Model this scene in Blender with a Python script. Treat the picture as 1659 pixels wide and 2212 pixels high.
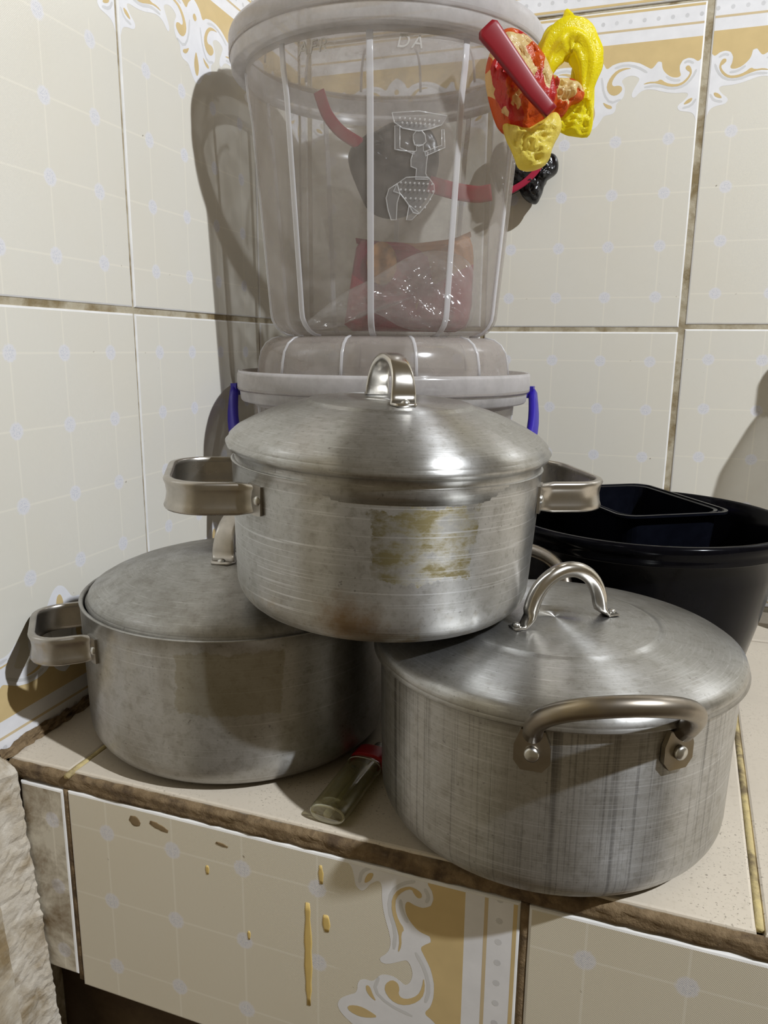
import bpy, bmesh, math, random
from mathutils import Vector, Matrix, noise as mnoise
from mathutils.geometry import tessellate_polygon

for o in list(bpy.data.objects):
    bpy.data.objects.remove(o, do_unlink=True)
scene = bpy.context.scene
COL = scene.collection
rnd = random.Random(7)
R = math.radians
PI = math.pi

# ------------------------------------------------------------------ camera
cam_d = bpy.data.cameras.new('camera')
cam = bpy.data.objects.new('camera', cam_d)
COL.objects.link(cam)
cam_d.sensor_fit = 'HORIZONTAL'
cam_d.sensor_width = 36.0
cam_d.lens = 36.0 * 1632.5 / 1659.0
cam_d.clip_start = 0.01
cam_d.clip_end = 50
CAM = Vector((0.3804, -0.8487, 0.2692))
cam.matrix_world = (Matrix.Translation(CAM) @ Matrix.Rotation(0.3137, 4, 'Z')
                    @ Matrix.Rotation(PI / 2 - 0.2151, 4, 'X') @ Matrix.Rotation(0.0107, 4, 'Z'))
scene.camera = cam

# ------------------------------------------------------------------ world and lamp
w = bpy.data.worlds.new('room_ambience')
scene.world = w
w.use_nodes = True
bg = w.node_tree.nodes['Background']
bg.inputs[0].default_value = (1.0, 0.81, 0.52, 1)
bg.inputs[1].default_value = 0.15

lamp_d = bpy.data.lights.new('bulb', 'POINT')
lamp_d.energy = 152.0
lamp_d.color = (0.91, 0.95, 1.0)
lamp_d.shadow_soft_size = 0.02
lamp = bpy.data.objects.new('bulb', lamp_d)
COL.objects.link(lamp)
lamp.location = (1.48, -0.96, 1.46)

scene.view_settings.view_transform = 'Standard'
scene.view_settings.look = 'None'
scene.view_settings.gamma = 1.0
scene.view_settings.use_curve_mapping = False
scene.view_settings.exposure = 0.0
try:
    scene.cycles.transparent_max_bounces = 32
    scene.cycles.max_bounces = 10
    scene.cycles.caustics_reflective = False
    scene.cycles.caustics_refractive = False
except Exception:
    pass


# ------------------------------------------------------------------ material helpers
class NT:
    def __init__(s, name):
        s.m = bpy.data.materials.new(name)
        s.m.use_nodes = True
        s.t = s.m.node_tree
        s.t.nodes.clear()
        s.out = s.t.nodes.new('ShaderNodeOutputMaterial')

    def n(s, typ, ins=None, **kw):
        nd = s.t.nodes.new(typ)
        for k, v in kw.items():
            setattr(nd, k, v)
        if ins:
            for k, v in ins.items():
                s.set(nd.inputs[k], v)
        return nd

    def set(s, sock, v):
        if isinstance(v, bpy.types.NodeSocket):
            s.t.links.new(v, sock)
        elif isinstance(v, bpy.types.Node):
            s.t.links.new(v.outputs[0], sock)
        else:
            if hasattr(sock, 'default_value'):
                dv = sock.default_value
                if hasattr(dv, '__len__') and len(dv) == 4 and len(v) == 3:
                    v = (*v, 1)
                sock.default_value = v

    def math(s, op, a, b=0.0, c=None, clamp=False):
        nd = s.t.nodes.new('ShaderNodeMath')
        nd.operation = op
        nd.use_clamp = clamp
        s.set(nd.inputs[0], a)
        s.set(nd.inputs[1], b)
        if c is not None:
            s.set(nd.inputs[2], c)
        return nd.outputs[0]

    def mix(s, f, a, b):
        nd = s.t.nodes.new('ShaderNodeMix')
        nd.data_type = 'RGBA'
        s.set(nd.inputs[0], f)
        s.set(nd.inputs[6], a)
        s.set(nd.inputs[7], b)
        return nd.outputs[2]

    def ramp(s, v, a, b):
        nd = s.t.nodes.new('ShaderNodeMapRange')
        nd.clamp = True
        s.set(nd.inputs[0], v)
        s.set(nd.inputs[1], a)
        s.set(nd.inputs[2], b)
        return nd.outputs[0]

    def noise(s, vec, scale=5, detail=3, rough=.55, dist=0.0):
        nd = s.n('ShaderNodeTexNoise', {'Scale': scale, 'Detail': detail, 'Roughness': rough, 'Distortion': dist})
        if vec is not None:
            s.set(nd.inputs['Vector'], vec)
        return nd.outputs[0]

    def coord(s, which='Object'):
        return s.n('ShaderNodeTexCoord').outputs[which]

    def mapping(s, vec, scale=(1, 1, 1), loc=(0, 0, 0)):
        nd = s.n('ShaderNodeMapping')
        s.set(nd.inputs['Vector'], vec)
        nd.inputs['Scale'].default_value = scale
        nd.inputs['Location'].default_value = loc
        return nd.outputs[0]

    def sep(s, vec):
        nd = s.n('ShaderNodeSeparateXYZ')
        s.set(nd.inputs[0], vec)
        return nd.outputs

    def bump(s, h, strength=.2, dist=.001):
        nd = s.n('ShaderNodeBump', {'Strength': strength, 'Distance': dist})
        s.set(nd.inputs['Height'], h)
        return nd.outputs[0]

    def pbsdf(s, **kw):
        nd = s.n('ShaderNodeBsdfPrincipled')
        for k, v in kw.items():
            s.set(nd.inputs[k.replace('_', ' ')], v)
        return nd

    def done(s, sh):
        s.t.links.new(sh if isinstance(sh, bpy.types.NodeSocket) else sh.outputs[0], s.out.inputs[0])
        return s.m


def simple(name, col, rough=.5, metal=0.0, spec=.5, var=.06, scale=40, bump=0.0):
    t = NT(name)
    c = t.coord()
    nz = t.noise(c, scale, 4)
    dark = tuple(x * (1 - var * 2) for x in col)
    lite = tuple(min(1, x * (1 + var)) for x in col)
    cc = t.mix(t.ramp(nz, .3, .7), dark, lite)
    kw = dict(Base_Color=cc, Roughness=rough, Metallic=metal)
    p = t.pbsdf(**kw)
    p.inputs['Specular IOR Level'].default_value = spec
    if bump:
        t.set(p.inputs['Normal'], t.bump(t.noise(c, scale * 3, 4), bump, .001))
    return t.done(p)


def plastic(name, opac, col=(.9, .9, .92), rough=.25, gloss=.12, tint=(.97, .97, .97), transl=.5, scuff=True):
    """clear / milky thin plastic: straight transmission plus scattered light plus a glossy coat"""
    t = NT(name)
    c = t.coord()
    tr = t.n('ShaderNodeBsdfTransparent', {'Color': tint})
    df = t.n('ShaderNodeBsdfDiffuse', {'Color': col})
    tl = t.n('ShaderNodeBsdfTranslucent', {'Color': col})
    m1 = t.n('ShaderNodeMixShader', {0: transl, 1: df.outputs[0], 2: tl.outputs[0]})
    if scuff:
        nz = t.noise(c, 38, 4, .6)
        f = t.math('MULTIPLY_ADD', t.ramp(nz, .35, .75), opac * .7, opac * .65, clamp=True)
    else:
        f = opac
    lw = t.n('ShaderNodeLayerWeight', {'Blend': .35})
    f2 = t.math('MULTIPLY_ADD', lw.outputs['Facing'], opac * .9, f, clamp=True)
    m2 = t.n('ShaderNodeMixShader', {0: f2, 1: tr.outputs[0], 2: m1.outputs[0]})
    gl = t.n('ShaderNodeBsdfGlossy', {'Color': (1, 1, 1, 1), 'Roughness': rough})
    f3 = t.math('MULTIPLY_ADD', t.math('POWER', lw.outputs['Facing'], 3.0), gloss * 2.2, gloss * .35, clamp=True)
    m3 = t.n('ShaderNodeMixShader', {0: f3, 1: m2.outputs[0], 2: gl.outputs[0]})
    return t.done(m3.outputs[0])


def aluminium(name, style):
    t = NT(name)
    uv = t.coord('UV')
    ob = t.coord('Object')
    big = t.noise(ob, 22, 5, .6)
    fine = t.noise(ob, 160, 4, .6)
    horiz = t.noise(t.mapping(uv, (14, 1400, 1)), 1, 3, .6)
    base = t.mix(t.ramp(big, .3, .72), (.36, .352, .33), (.53, .53, .525))
    base = t.mix(t.math('MULTIPLY', t.ramp(fine, .50, .72), .5), base, (.25, .235, .20))
    grit = t.noise(ob, 520, 3, .6)
    base = t.mix(t.math('MULTIPLY', t.ramp(grit, .55, .7), .28), base, (.16, .15, .13))
    hs = t.noise(t.mapping(uv, (5, 900, 1), (7, 3, 0)), 1, 2, .5)
    base = t.mix(t.math('MULTIPLY', t.ramp(hs, .60, .70), .35), base, (.72, .73, .74))
    rough = t.math('MULTIPLY_ADD', big, .16, .27)
    hgt = t.math('MULTIPLY', horiz, .6)
    if style == 'right':
        vert = t.noise(t.mapping(uv, (620, 5, 1)), 1, 3, .65)
        vert2 = t.noise(t.mapping(uv, (150, 2.5, 1), (3, 1, 0)), 1, 2, .5)
        base = t.mix(t.math('MULTIPLY', t.ramp(vert, .53, .66), .6), base, (.15, .145, .14))
        base = t.mix(t.math('MULTIPLY', t.ramp(vert2, .62, .67), .65), base, (.12, .115, .11))
        base = t.mix(t.math('MULTIPLY', t.ramp(horiz, .52, .75), .5), base, (.72, .73, .75))
        hgt = t.math('ADD', hgt, t.math('MULTIPLY', vert, -.9))
    if style == 'top':
        scr = t.noise(t.mapping(uv, (9, 650, 1), (5, 2, 0)), 1, 2, .5)
        base = t.mix(t.math('MULTIPLY', t.ramp(scr, .60, .68), .5), base, (.80, .81, .83))
        # remains of a label: brown glue with a ragged outline
        s = t.sep(uv)
        edge = t.noise(ob, 90, 5, .65)
        e2 = t.math('MULTIPLY_ADD', edge, .022, -.011)
        u0 = R(-73.0) * .0894 + .0205
        du = t.math('ABSOLUTE', t.math('SUBTRACT', t.math('ADD', s[0], e2), u0))
        dv = t.math('ABSOLUTE', t.math('SUBTRACT', t.math('ADD', s[1], e2), .056))
        box = t.math('MULTIPLY', t.ramp(du, .0275, .0265), t.ramp(dv, .019, .018))
        hole = t.ramp(t.noise(t.mapping(ob, (1, 1, 1.8)), 60, 6, .7), .38, .58)
        hole = t.math('MULTIPLY', hole, t.ramp(scr, .72, .58))
        pm = t.math('MULTIPLY', box, t.math('MULTIPLY_ADD', hole, .85, .15))
        base = t.mix(pm, base, (.21, .175, .085))
        # burnt brown spot low on the wall
        du2 = t.math('SUBTRACT', s[0], R(-97) * .0894 + .022)
        dv2 = t.math('SUBTRACT', s[1], .014)
        d2 = t.math('SQRT', t.math('ADD', t.math('MULTIPLY', du2, du2), t.math('MULTIPLY', t.math('MULTIPLY', dv2, dv2), 1.3)))
        bm = t.math('MULTIPLY', t.ramp(t.math('ADD', d2, t.math('MULTIPLY_ADD', edge, .03, -.015)), .022, .004), .8)
        base = t.mix(bm, base, (.24, .14, .05))
        low = t.math('MULTIPLY', t.ramp(s[1], .022, .004), t.ramp(edge, .53, .66))
        base = t.mix(t.math('MULTIPLY', low, .7), base, (.26, .18, .07))
        rough = t.math('MULTIPLY_ADD', pm, .35, rough)
    if style == 'left':
        blot = t.noise(t.mapping(ob, (1, 1, .5)), 45, 4, .6)
        base = t.mix(t.math('MULTIPLY', t.ramp(blot, .52, .7), .5), base, (.30, .28, .25))
        s = t.sep(uv)
        edge = t.noise(ob, 90, 4, .6)
        e2 = t.math('MULTIPLY_ADD', edge, .014, -.007)
        du = t.math('ABSOLUTE', t.math('SUBTRACT', t.math('ADD', s[0], e2), R(-76) * .108 + .0185))
        dv = t.math('ABSOLUTE', t.math('SUBTRACT', t.math('ADD', s[1], e2), .074))
        box = t.math('MULTIPLY', t.ramp(du, .032, .031), t.ramp(dv, .020, .019))
        base = t.mix(t.math('MULTIPLY', box, .5), base, (.30, .265, .17))
    if style in ('lid', 'lid_old'):
        ring = t.noise(t.mapping(uv, (3, 900, 1)), 1, 3, .6)
        hgt = t.math('MULTIPLY', ring, .7)
        base = t.mix(t.math('MULTIPLY', t.ramp(ring, .5, .75), .3), base, (.70, .70, .70))
        if style == 'lid_old':
            blot = t.noise(ob, 60, 5, .65)
            base = t.mix(t.math('MULTIPLY', t.ramp(blot, .48, .66), .6), base, (.30, .285, .26))
            rough = t.math('MULTIPLY_ADD', blot, .15, rough)
    spk = t.noise(ob, 420, 2, .5)
    base = t.mix(t.math('MULTIPLY', t.ramp(spk, .70, .76), .5), base, (.12, .11, .10))
    p = t.pbsdf(Base_Color=base, Metallic=.92 if style.startswith('lid') else .82, Roughness=rough)
    p.inputs['Anisotropic'].default_value = .85
    p.inputs['Anisotropic Rotation'].default_value = .25
    tg = t.n('ShaderNodeTangent', direction_type='RADIAL', axis='Z')
    t.set(p.inputs['Tangent'], tg.outputs[0])
    t.set(p.inputs['Normal'], t.bump(hgt, .12, .0006))
    return t.done(p)


def steel(name, col=(.50, .47, .43), rough=.2):
    t = NT(name)
    c = t.coord()
    nz = t.noise(c, 60, 4, .6)
    base = t.mix(t.ramp(nz, .4, .75), col, tuple(x * .72 for x in col))
    st = t.noise(c, 25, 3)
    base = t.mix(t.math('MULTIPLY', t.ramp(st, .58, .7), .45), base, (.36, .27, .12))
    p = t.pbsdf(Base_Color=base, Metallic=1.0, Roughness=t.math('MULTIPLY_ADD', nz, .2, rough))
    return t.done(p)


def tile_print(name, dirt=0.0, weave=.25, tint=(.755, .730, .655)):
    """cream glaze with faint cross lines and small round flowers where they cross (UV in metres)"""
    t = NT(name)
    uv = t.coord('UV')
    ob = t.coord('Object')
    s = t.sep(uv)
    def fold(v, off):
        f = t.math('FRACT', t.math('ADD', t.math('DIVIDE', t.math('SUBTRACT', v, off), .05), 20.5))
        return t.math('MULTIPLY', t.math('ABSOLUTE', t.math('SUBTRACT', f, .5)), .05)
    a = fold(s[0], .025)
    b = fold(s[1], .03)
    inside = t.math('MULTIPLY', t.ramp(s[1], .196, .190), 1.0)
    line = t.math('MAXIMUM', t.ramp(a, .0009, .0004), t.ramp(b, .0009, .0004))
    line = t.math('MULTIPLY', line, inside)
    tone = t.noise(ob, 9, 3)
    base = t.mix(t.ramp(tone, .3, .7), tint, tuple(min(1, x * y) for x, y in zip(tint, (1.0, .985, .955))))
    base = t.mix(t.math('MULTIPLY', line, .5), base, (.87, .83, .72))
    d = t.math('SQRT', t.math('ADD', t.math('MULTIPLY', a, a), t.math('MULTIPLY', b, b)))
    wob = t.noise(uv, 700, 2)
    dd = t.math('MULTIPLY_ADD', wob, .0028, t.math('ADD', d, -.0014))
    disc = t.math('MULTIPLY', t.ramp(dd, .0063, .0050), inside)
    base = t.mix(t.math('MULTIPLY', disc, .68), base, (.775, .775, .835))
    ringm = t.math('MULTIPLY', t.ramp(t.noise(uv, 900, 1), .5, .56), t.ramp(d, .0048, .0036))
    base = t.mix(t.math('MULTIPLY', t.math('MULTIPLY', ringm, inside), .45), base, (.54, .56, .63))
    if dirt:
        dn = t.noise(ob, 18, 6, .68, .4)
        dm = t.math('MULTIPLY', t.ramp(dn, .60 - dirt * .25, .74 - dirt * .2), min(1, dirt + .25))
        base = t.mix(dm, base, (.20, .135, .065))
    sp = t.noise(ob, 150, 1, .4)
    base = t.mix(t.math('MULTIPLY', t.ramp(sp, .80, .83), .7), base, (.16, .11, .06))
    p = t.pbsdf(Base_Color=base, Roughness=.24)
    p.inputs['Specular IOR Level'].default_value = .45
    wv = t.math('MULTIPLY', t.math('SINE', t.math('MULTIPLY', s[0], 5200)), t.math('SINE', t.math('MULTIPLY', s[1], 5200)))
    t.set(p.inputs['Normal'], t.bump(t.math('ADD', t.math('MULTIPLY', wv, weave), t.math('MULTIPLY', t.noise(ob, 30, 2), 2.0)), .12, .0006))
    return t.done(p)


def dirty(name, c1, c2, c3, rough=.85, scale=60, bump=.5):
    t = NT(name)
    c = t.coord()
    n1 = t.noise(c, scale, 6, .65)
    n2 = t.noise(c, scale * .35, 5, .6, .3)
    base = t.mix(t.ramp(n1, .35, .65), c1, c2)
    base = t.mix(t.ramp(n2, .47, .62), base, c3)
    p = t.pbsdf(Base_Color=base, Roughness=rough)
    t.set(p.inputs['Normal'], t.bump(n1, bump, .002))
    return t.done(p)


M = {}
M['tile'] = tile_print('printed_tile_glaze')
M['tile_weave'] = tile_print('woven_tile_glaze', 0.0, .9, (.74, .69, .57))
M['tile_dirty'] = tile_print('stained_tile_glaze', .7, .5, (.69, .65, .55))
M['tile_peel'] = tile_print('peeling_tile_glaze', .8, .5, (.70, .68, .62))
M['edge'] = simple('white_glaze_edge', (.84, .83, .81), .25)
M['ochre'] = simple('ochre_print', (.70, .535, .27), .24, var=.04)
M['ochre_line'] = simple('tan_print_line', (.66, .53, .33), .24, var=.04)
M['white'] = simple('white_print', (.86, .86, .885), .22, var=.03, scale=60)
M['white2'] = simple('pale_grey_print', (.70, .70, .705), .22, var=.03)
M['dots'] = simple('grey_dot_print', (.70, .70, .715), .24)
M['grout'] = dirty('grey_brown_grout', (.50, .45, .34), (.42, .36, .25), (.24, .18, .09), scale=90)
M['mortar'] = dirty('brown_dirt_mortar', (.25, .175, .095), (.16, .105, .05), (.085, .053, .027), scale=150, bump=.9)
M['plaster'] = dirty('flaking_white_plaster', (.60, .55, .47), (.46, .40, .31), (.28, .21, .12), scale=80, bump=.9)
M['recess'] = dirty('dark_brown_recess', (.10, .065, .035), (.065, .04, .022), (.14, .10, .055), scale=30)
M['drip'] = simple('yellow_paint', (.72, .52, .18), .5)
M['stain'] = simple('brown_stain', (.24, .165, .08), .6)


def ledge_tile_mat():
    t = NT('beige_floor_tile')
    c = t.coord()
    n1 = t.noise(c, 300, 3, .6)
    n2 = t.noise(c, 14, 4, .6)
    base = t.mix(t.ramp(n2, .3, .7), (.60, .53, .43), (.66, .585, .475))
    base = t.mix(t.math('MULTIPLY', t.ramp(n1, .55, .72), .25), base, (.34, .28, .20))
    n3 = t.noise(c, 650, 1, .5)
    base = t.mix(t.math('MULTIPLY', t.math('MULTIPLY', t.ramp(n3, .64, .7), t.ramp(n2, .48, .62)), .6), base, (.13, .10, .07))
    p = t.pbsdf(Base_Color=base, Roughness=.55)
    t.set(p.inputs['Normal'], t.bump(n1, .15, .0006))
    return t.done(p)


M['ledge_tile'] = ledge_tile_mat()
M['yellow_grout'] = dirty('yellow_grout', (.62, .50, .22), (.50, .40, .20), (.20, .15, .08), scale=120)

# ------------------------------------------------------------------ mesh helpers
class MB:
    def __init__(s):
        s.v = []; s.f = []; s.m = []; s.uv = []; s.sm = []

    def add(s, verts, faces, mat=0, uvs=None, smooth=False):
        b = len(s.v)
        s.v.extend([tuple(p) for p in verts])
        for i, f in enumerate(faces):
            s.f.append(tuple(b + k for k in f))
            s.m.append(mat)
            s.uv.append(uvs[i] if uvs else None)
            s.sm.append(smooth)

    def build(s, name, mats, parent=None):
        me = bpy.data.meshes.new(name)
        me.from_pydata(s.v, [], s.f)
        if not isinstance(mats, (list, tuple)):
            mats = [mats]
        for m in mats:
            me.materials.append(m)
        me.polygons.foreach_set('material_index', s.m)
        me.polygons.foreach_set('use_smooth', s.sm)
        if any(u is not None for u in s.uv):
            l = me.uv_layers.new(name='UVMap')
            k = 0
            for u, f in zip(s.uv, s.f):
                for j in range(len(f)):
                    l.data[k].uv = u[j] if u else (0, 0)
                    k += 1
        me.update()
        return link(name, me, parent)

    # -- shapes
    def box(s, x0, x1, y0, y1, z0, z1, mat=0):
        v = [(x0, y0, z0), (x1, y0, z0), (x1, y1, z0), (x0, y1, z0), (x0, y0, z1), (x1, y0, z1), (x1, y1, z1), (x0, y1, z1)]
        f = [(3, 2, 1, 0), (4, 5, 6, 7), (0, 1, 5, 4), (1, 2, 6, 5), (2, 3, 7, 6), (3, 0, 4, 7)]
        s.add(v, f, mat)

    def lathe(s, prof, n=96, mat=0, smooth=True, uscale=None, center=(0, 0), closed=False, mats=None):
        verts = []; uvl = []
        arc = [0.0]
        for i in range(1, len(prof)):
            arc.append(arc[-1] + math.hypot(prof[i][0] - prof[i - 1][0], prof[i][1] - prof[i - 1][1]))
        for r, z in prof:
            for k in range(n):
                a = 2 * PI * k / n - PI
                verts.append((center[0] + max(r, 1e-5) * math.cos(a), center[1] + max(r, 1e-5) * math.sin(a), z))
        b = len(s.v)
        s.v.extend(verts)
        us = uscale if uscale else 1.0
        for i in range(len(prof) - 1):
            for k in range(n):
                k2 = (k + 1) % n
                s.f.append((b + i * n + k, b + i * n + k2, b + (i + 1) * n + k2, b + (i + 1) * n + k))
                a0 = (2 * PI * k / n - PI) * us
                a1 = (2 * PI * (k + 1) / n - PI) * us
                va, vb = (prof[i][1], prof[i + 1][1]) if uscale else (arc[i], arc[i + 1])
                s.uv.append([(a0, va), (a1, va), (a1, vb), (a0, vb)])
                s.m.append(mats[i] if mats else mat)
                s.sm.append(smooth)

    def tube(s, path, rad, n=12, mat=0, flat=None, up=None, caps=True, smooth=True):
        """sweep an ellipse (rad or per-point rad; flat = (width, thickness) per point) along a path"""
        P = [Vector(p) for p in path]
        N = len(P)
        verts = []
        prev = None
        for i in range(N):
            t = (P[min(i + 1, N - 1)] - P[max(i - 1, 0)]).normalized()
            if up is not None:
                u = Vector(up[i] if isinstance(up, list) else up)
                a = (u - t * u.dot(t)).normalized()
            elif prev is None:
                a = t.orthogonal().normalized()
            else:
                a = (prev - t * prev.dot(t)).normalized()
            prev = a
            b2 = t.cross(a)
            if flat:
                wa, wb = flat[i] if isinstance(flat, list) else flat
            else:
                wa = wb = rad[i] if isinstance(rad, list) else rad
            for k in range(n):
                ang = 2 * PI * k / n
                c_, s_ = math.cos(ang), math.sin(ang)
                if flat:
                    e = .45
                    c_ = math.copysign(abs(c_) ** e, c_)
                    s_ = math.copysign(abs(s_) ** e, s_)
                verts.append(P[i] + a * (c_ * wa) + b2 * (s_ * wb))
        faces = []
        for i in range(N - 1):
            for k in range(n):
                k2 = (k + 1) % n
                faces.append((i * n + k, i * n + k2, (i + 1) * n + k2, (i + 1) * n + k))
        if caps:
            faces.append(tuple(range(n - 1, -1, -1)))
            faces.append(tuple((N - 1) * n + k for k in range(n)))
        s.add(verts, faces, mat, None, smooth)

    def poly(s, pts, z=0.0, mat=0, uv=True, tf=None):
        """flat filled polygon in xy at height z"""
        if len(pts) < 3:
            return
        v = [Vector((p[0], p[1], z)) for p in pts]
        tris = tessellate_polygon([v])
        fs = []
        for t in tris:
            a, b, c = (v[k] for k in t)
            if (b - a).cross(c - a).z < 0:
                t = (t[0], t[2], t[1])
            fs.append(tuple(t))
        vv = [tf(p) for p in v] if tf else v
        s.add(vv, fs, mat, [[(v[k].x, v[k].y) for k in f] for f in fs] if uv else None)

    def prism(s, pts, z0, z1, mat=0, tf=None):
        v = [Vector((p[0], p[1], 0)) for p in pts]
        n = len(v)
        tris = tessellate_polygon([v])
        area = sum(v[i].x * v[(i + 1) % n].y - v[(i + 1) % n].x * v[i].y for i in range(n))
        verts = [Vector((p.x, p.y, z0)) for p in v] + [Vector((p.x, p.y, z1)) for p in v]
        fs = []
        for t in tris:
            a, b, c = (v[k] for k in t)
            if (b - a).cross(c - a).z < 0:
                t = (t[0], t[2], t[1])
            fs.append(tuple(k + n for k in t))
            fs.append(tuple(reversed(t)))
        for i in range(n):
            j = (i + 1) % n
            q = (i, j, j + n, i + n)
            fs.append(q if area > 0 else tuple(reversed(q)))
        if tf:
            verts = [tf(p) for p in verts]
        s.add(verts, fs, mat)

    def sphere(s, c, r, sc=(1, 1, 1), nu=12, nv=8, mat=0, smooth=True, half=False):
        verts = []; faces = []
        c = Vector(c)
        for i in range(nv + 1):
            ph = (PI / 2 if half else PI) * i / nv
            for k in range(nu):
                a = 2 * PI * k / nu
                verts.append(c + Vector((r * sc[0] * math.sin(ph) * math.cos(a), r * sc[1] * math.sin(ph) * math.sin(a), r * sc[2] * math.cos(ph))))
        for i in range(nv):
            for k in range(nu):
                k2 = (k + 1) % nu
                faces.append((i * nu + k, (i + 1) * nu + k, (i + 1) * nu + k2, i * nu + k2))
        s.add(verts, faces, mat, None, smooth)


def link(name, data, parent=None):
    o = bpy.data.objects.new(name, data)
    COL.objects.link(o)
    if parent is not None:
        o.parent = parent
    return o


def empty(name, loc, rot=None):
    o = bpy.data.objects.new(name, None)
    COL.objects.link(o)
    o.empty_display_size = .02
    o.location = loc
    if rot:
        o.rotation_euler = rot
    return o


def tag(o, label=None, cat=None, group=None, kind=None):
    if label: o['label'] = label
    if cat: o['category'] = cat
    if group: o['group'] = group
    if kind: o['kind'] = kind
    return o


def clip_rect(pts, x0, x1, y0, y1):
    def cl(p, ins, cut):
        o = []
        for i in range(len(p)):
            a, b = p[i - 1], p[i]
            ia, ib = ins(a), ins(b)
            if ib:
                if not ia: o.append(cut(a, b))
                o.append(b)
            elif ia:
                o.append(cut(a, b))
        return o
    def cx(x): return lambda a, b: (x, a[1] + (b[1] - a[1]) * (x - a[0]) / (b[0] - a[0]))
    def cy(y): return lambda a, b: (a[0] + (b[0] - a[0]) * (y - a[1]) / (b[1] - a[1]), y)
    for ins, cut in ((lambda p: p[0] >= x0, cx(x0)), (lambda p: p[0] <= x1, cx(x1)), (lambda p: p[1] >= y0, cy(y0)), (lambda p: p[1] <= y1, cy(y1))):
        if not pts: break
        pts = cl(pts, ins, cut)
    return pts


def smooth_poly(pts, it=1):
    for _ in range(it):
        o = []
        for i in range(len(pts)):
            a, b = pts[i], pts[(i + 1) % len(pts)]
            o.append((a[0] * .75 + b[0] * .25, a[1] * .75 + b[1] * .25))
            o.append((a[0] * .25 + b[0] * .75, a[1] * .25 + b[1] * .75))
        pts = o
    return pts


# ------------------------------------------------------------------ printed wall tiles (20 x 30 cm), border at the top end
UP = [(-4, 256), (0, 258.5), (4.7, 256.2), (9.2, 252.3), (12.3, 246.5), (17.8, 250.5), (25.0, 252.3), (34.4, 252.4), (43.9, 250.1), (51.5, 245.9), (55.8, 243.6), (58.6, 246.2), (61.4, 250), (65.1, 249.2), (66.0, 243.1), (69.4, 238.9), (74.8, 235.0), (81.0, 234.0), (84.3, 235.6), (82.5, 239.7), (82.0, 244.6), (84.6, 249.2), (89.5, 250.7), (94.5, 249.7), (98.8, 246.4), (102.0, 249.5), (106.0, 255.0), (112, 262)]
LO = [(112, 183), (105, 189), (101.5, 194), (99.0, 201), (92.8, 203.2), (85.6, 204.0), (82.8, 207.2), (84.1, 210.0), (88.9, 213.1), (92.9, 218.2), (90.2, 220.4), (80.2, 220.3), (69.8, 222.1), (59.3, 225.4), (52.0, 226.1), (46.0, 224.1), (41.2, 218.9), (38.1, 220.7), (39.1, 225.6), (43.3, 232.3), (45.5, 236.6), (38.5, 239.7), (31.8, 238.8), (27.3, 235.6), (29.9, 231.9), (31.9, 227.2), (30.6, 220.3), (26.6, 217.6), (23.6, 214.8), (24.0, 209.7), (21.0, 205.8), (12.5, 205.4), (9.6, 200.5), (5.0, 194.5), (0, 192.5), (-4, 193.5)]
Y1 = [(37.5, 246.2), (29.6, 247.2), (22.4, 245.6), (16.4, 240.1), (13.2, 232.8), (14.7, 226.6), (19.8, 222.7), (25.1, 223.3), (29.0, 227.0), (28.2, 230.6), (24.4, 231.9), (20.3, 231.2), (18.2, 233.4), (19.3, 237.8), (23.6, 243.0), (29.7, 245.4)]
Y2 = [(47.6, 230.4), (53.6, 232.7), (61.8, 232.2), (65.2, 234.3), (70.1, 230.5), (77.4, 228.4), (84.5, 228.8), (90.1, 233.2), (92.6, 237.8), (89.5, 239.5), (87.5, 241.7), (88.6, 244.0), (91.6, 243.7), (93.7, 239.6), (93.8, 235.7), (89.9, 229.8), (83.7, 226.4), (74.6, 226.4), (66.2, 229.3), (57.8, 231.5)]
Y3 = [(88.2, 209.7), (91.8, 213.9), (96.7, 215.5), (96.0, 212.1), (91.7, 209.9)]
Y4 = [(10.6, 217.8), (14.5, 215.5), (19.9, 213.5), (20.1, 211.0), (15.8, 211.3), (12.4, 214.1)]
YD = [(0, 219), (-2.6, 213), (-3.8, 207), (-2.4, 201), (0, 199), (2.4, 201), (3.8, 207), (2.6, 213)]
YE = [(0, 248), (-2.6, 246), (-2.8, 243.5), (0, 241.5), (2.8, 243.5), (2.6, 246)]
YJ = [(105, 214), (102.6, 212), (101.8, 205), (103, 199), (105, 197)]
TCACHE = {}


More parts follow.
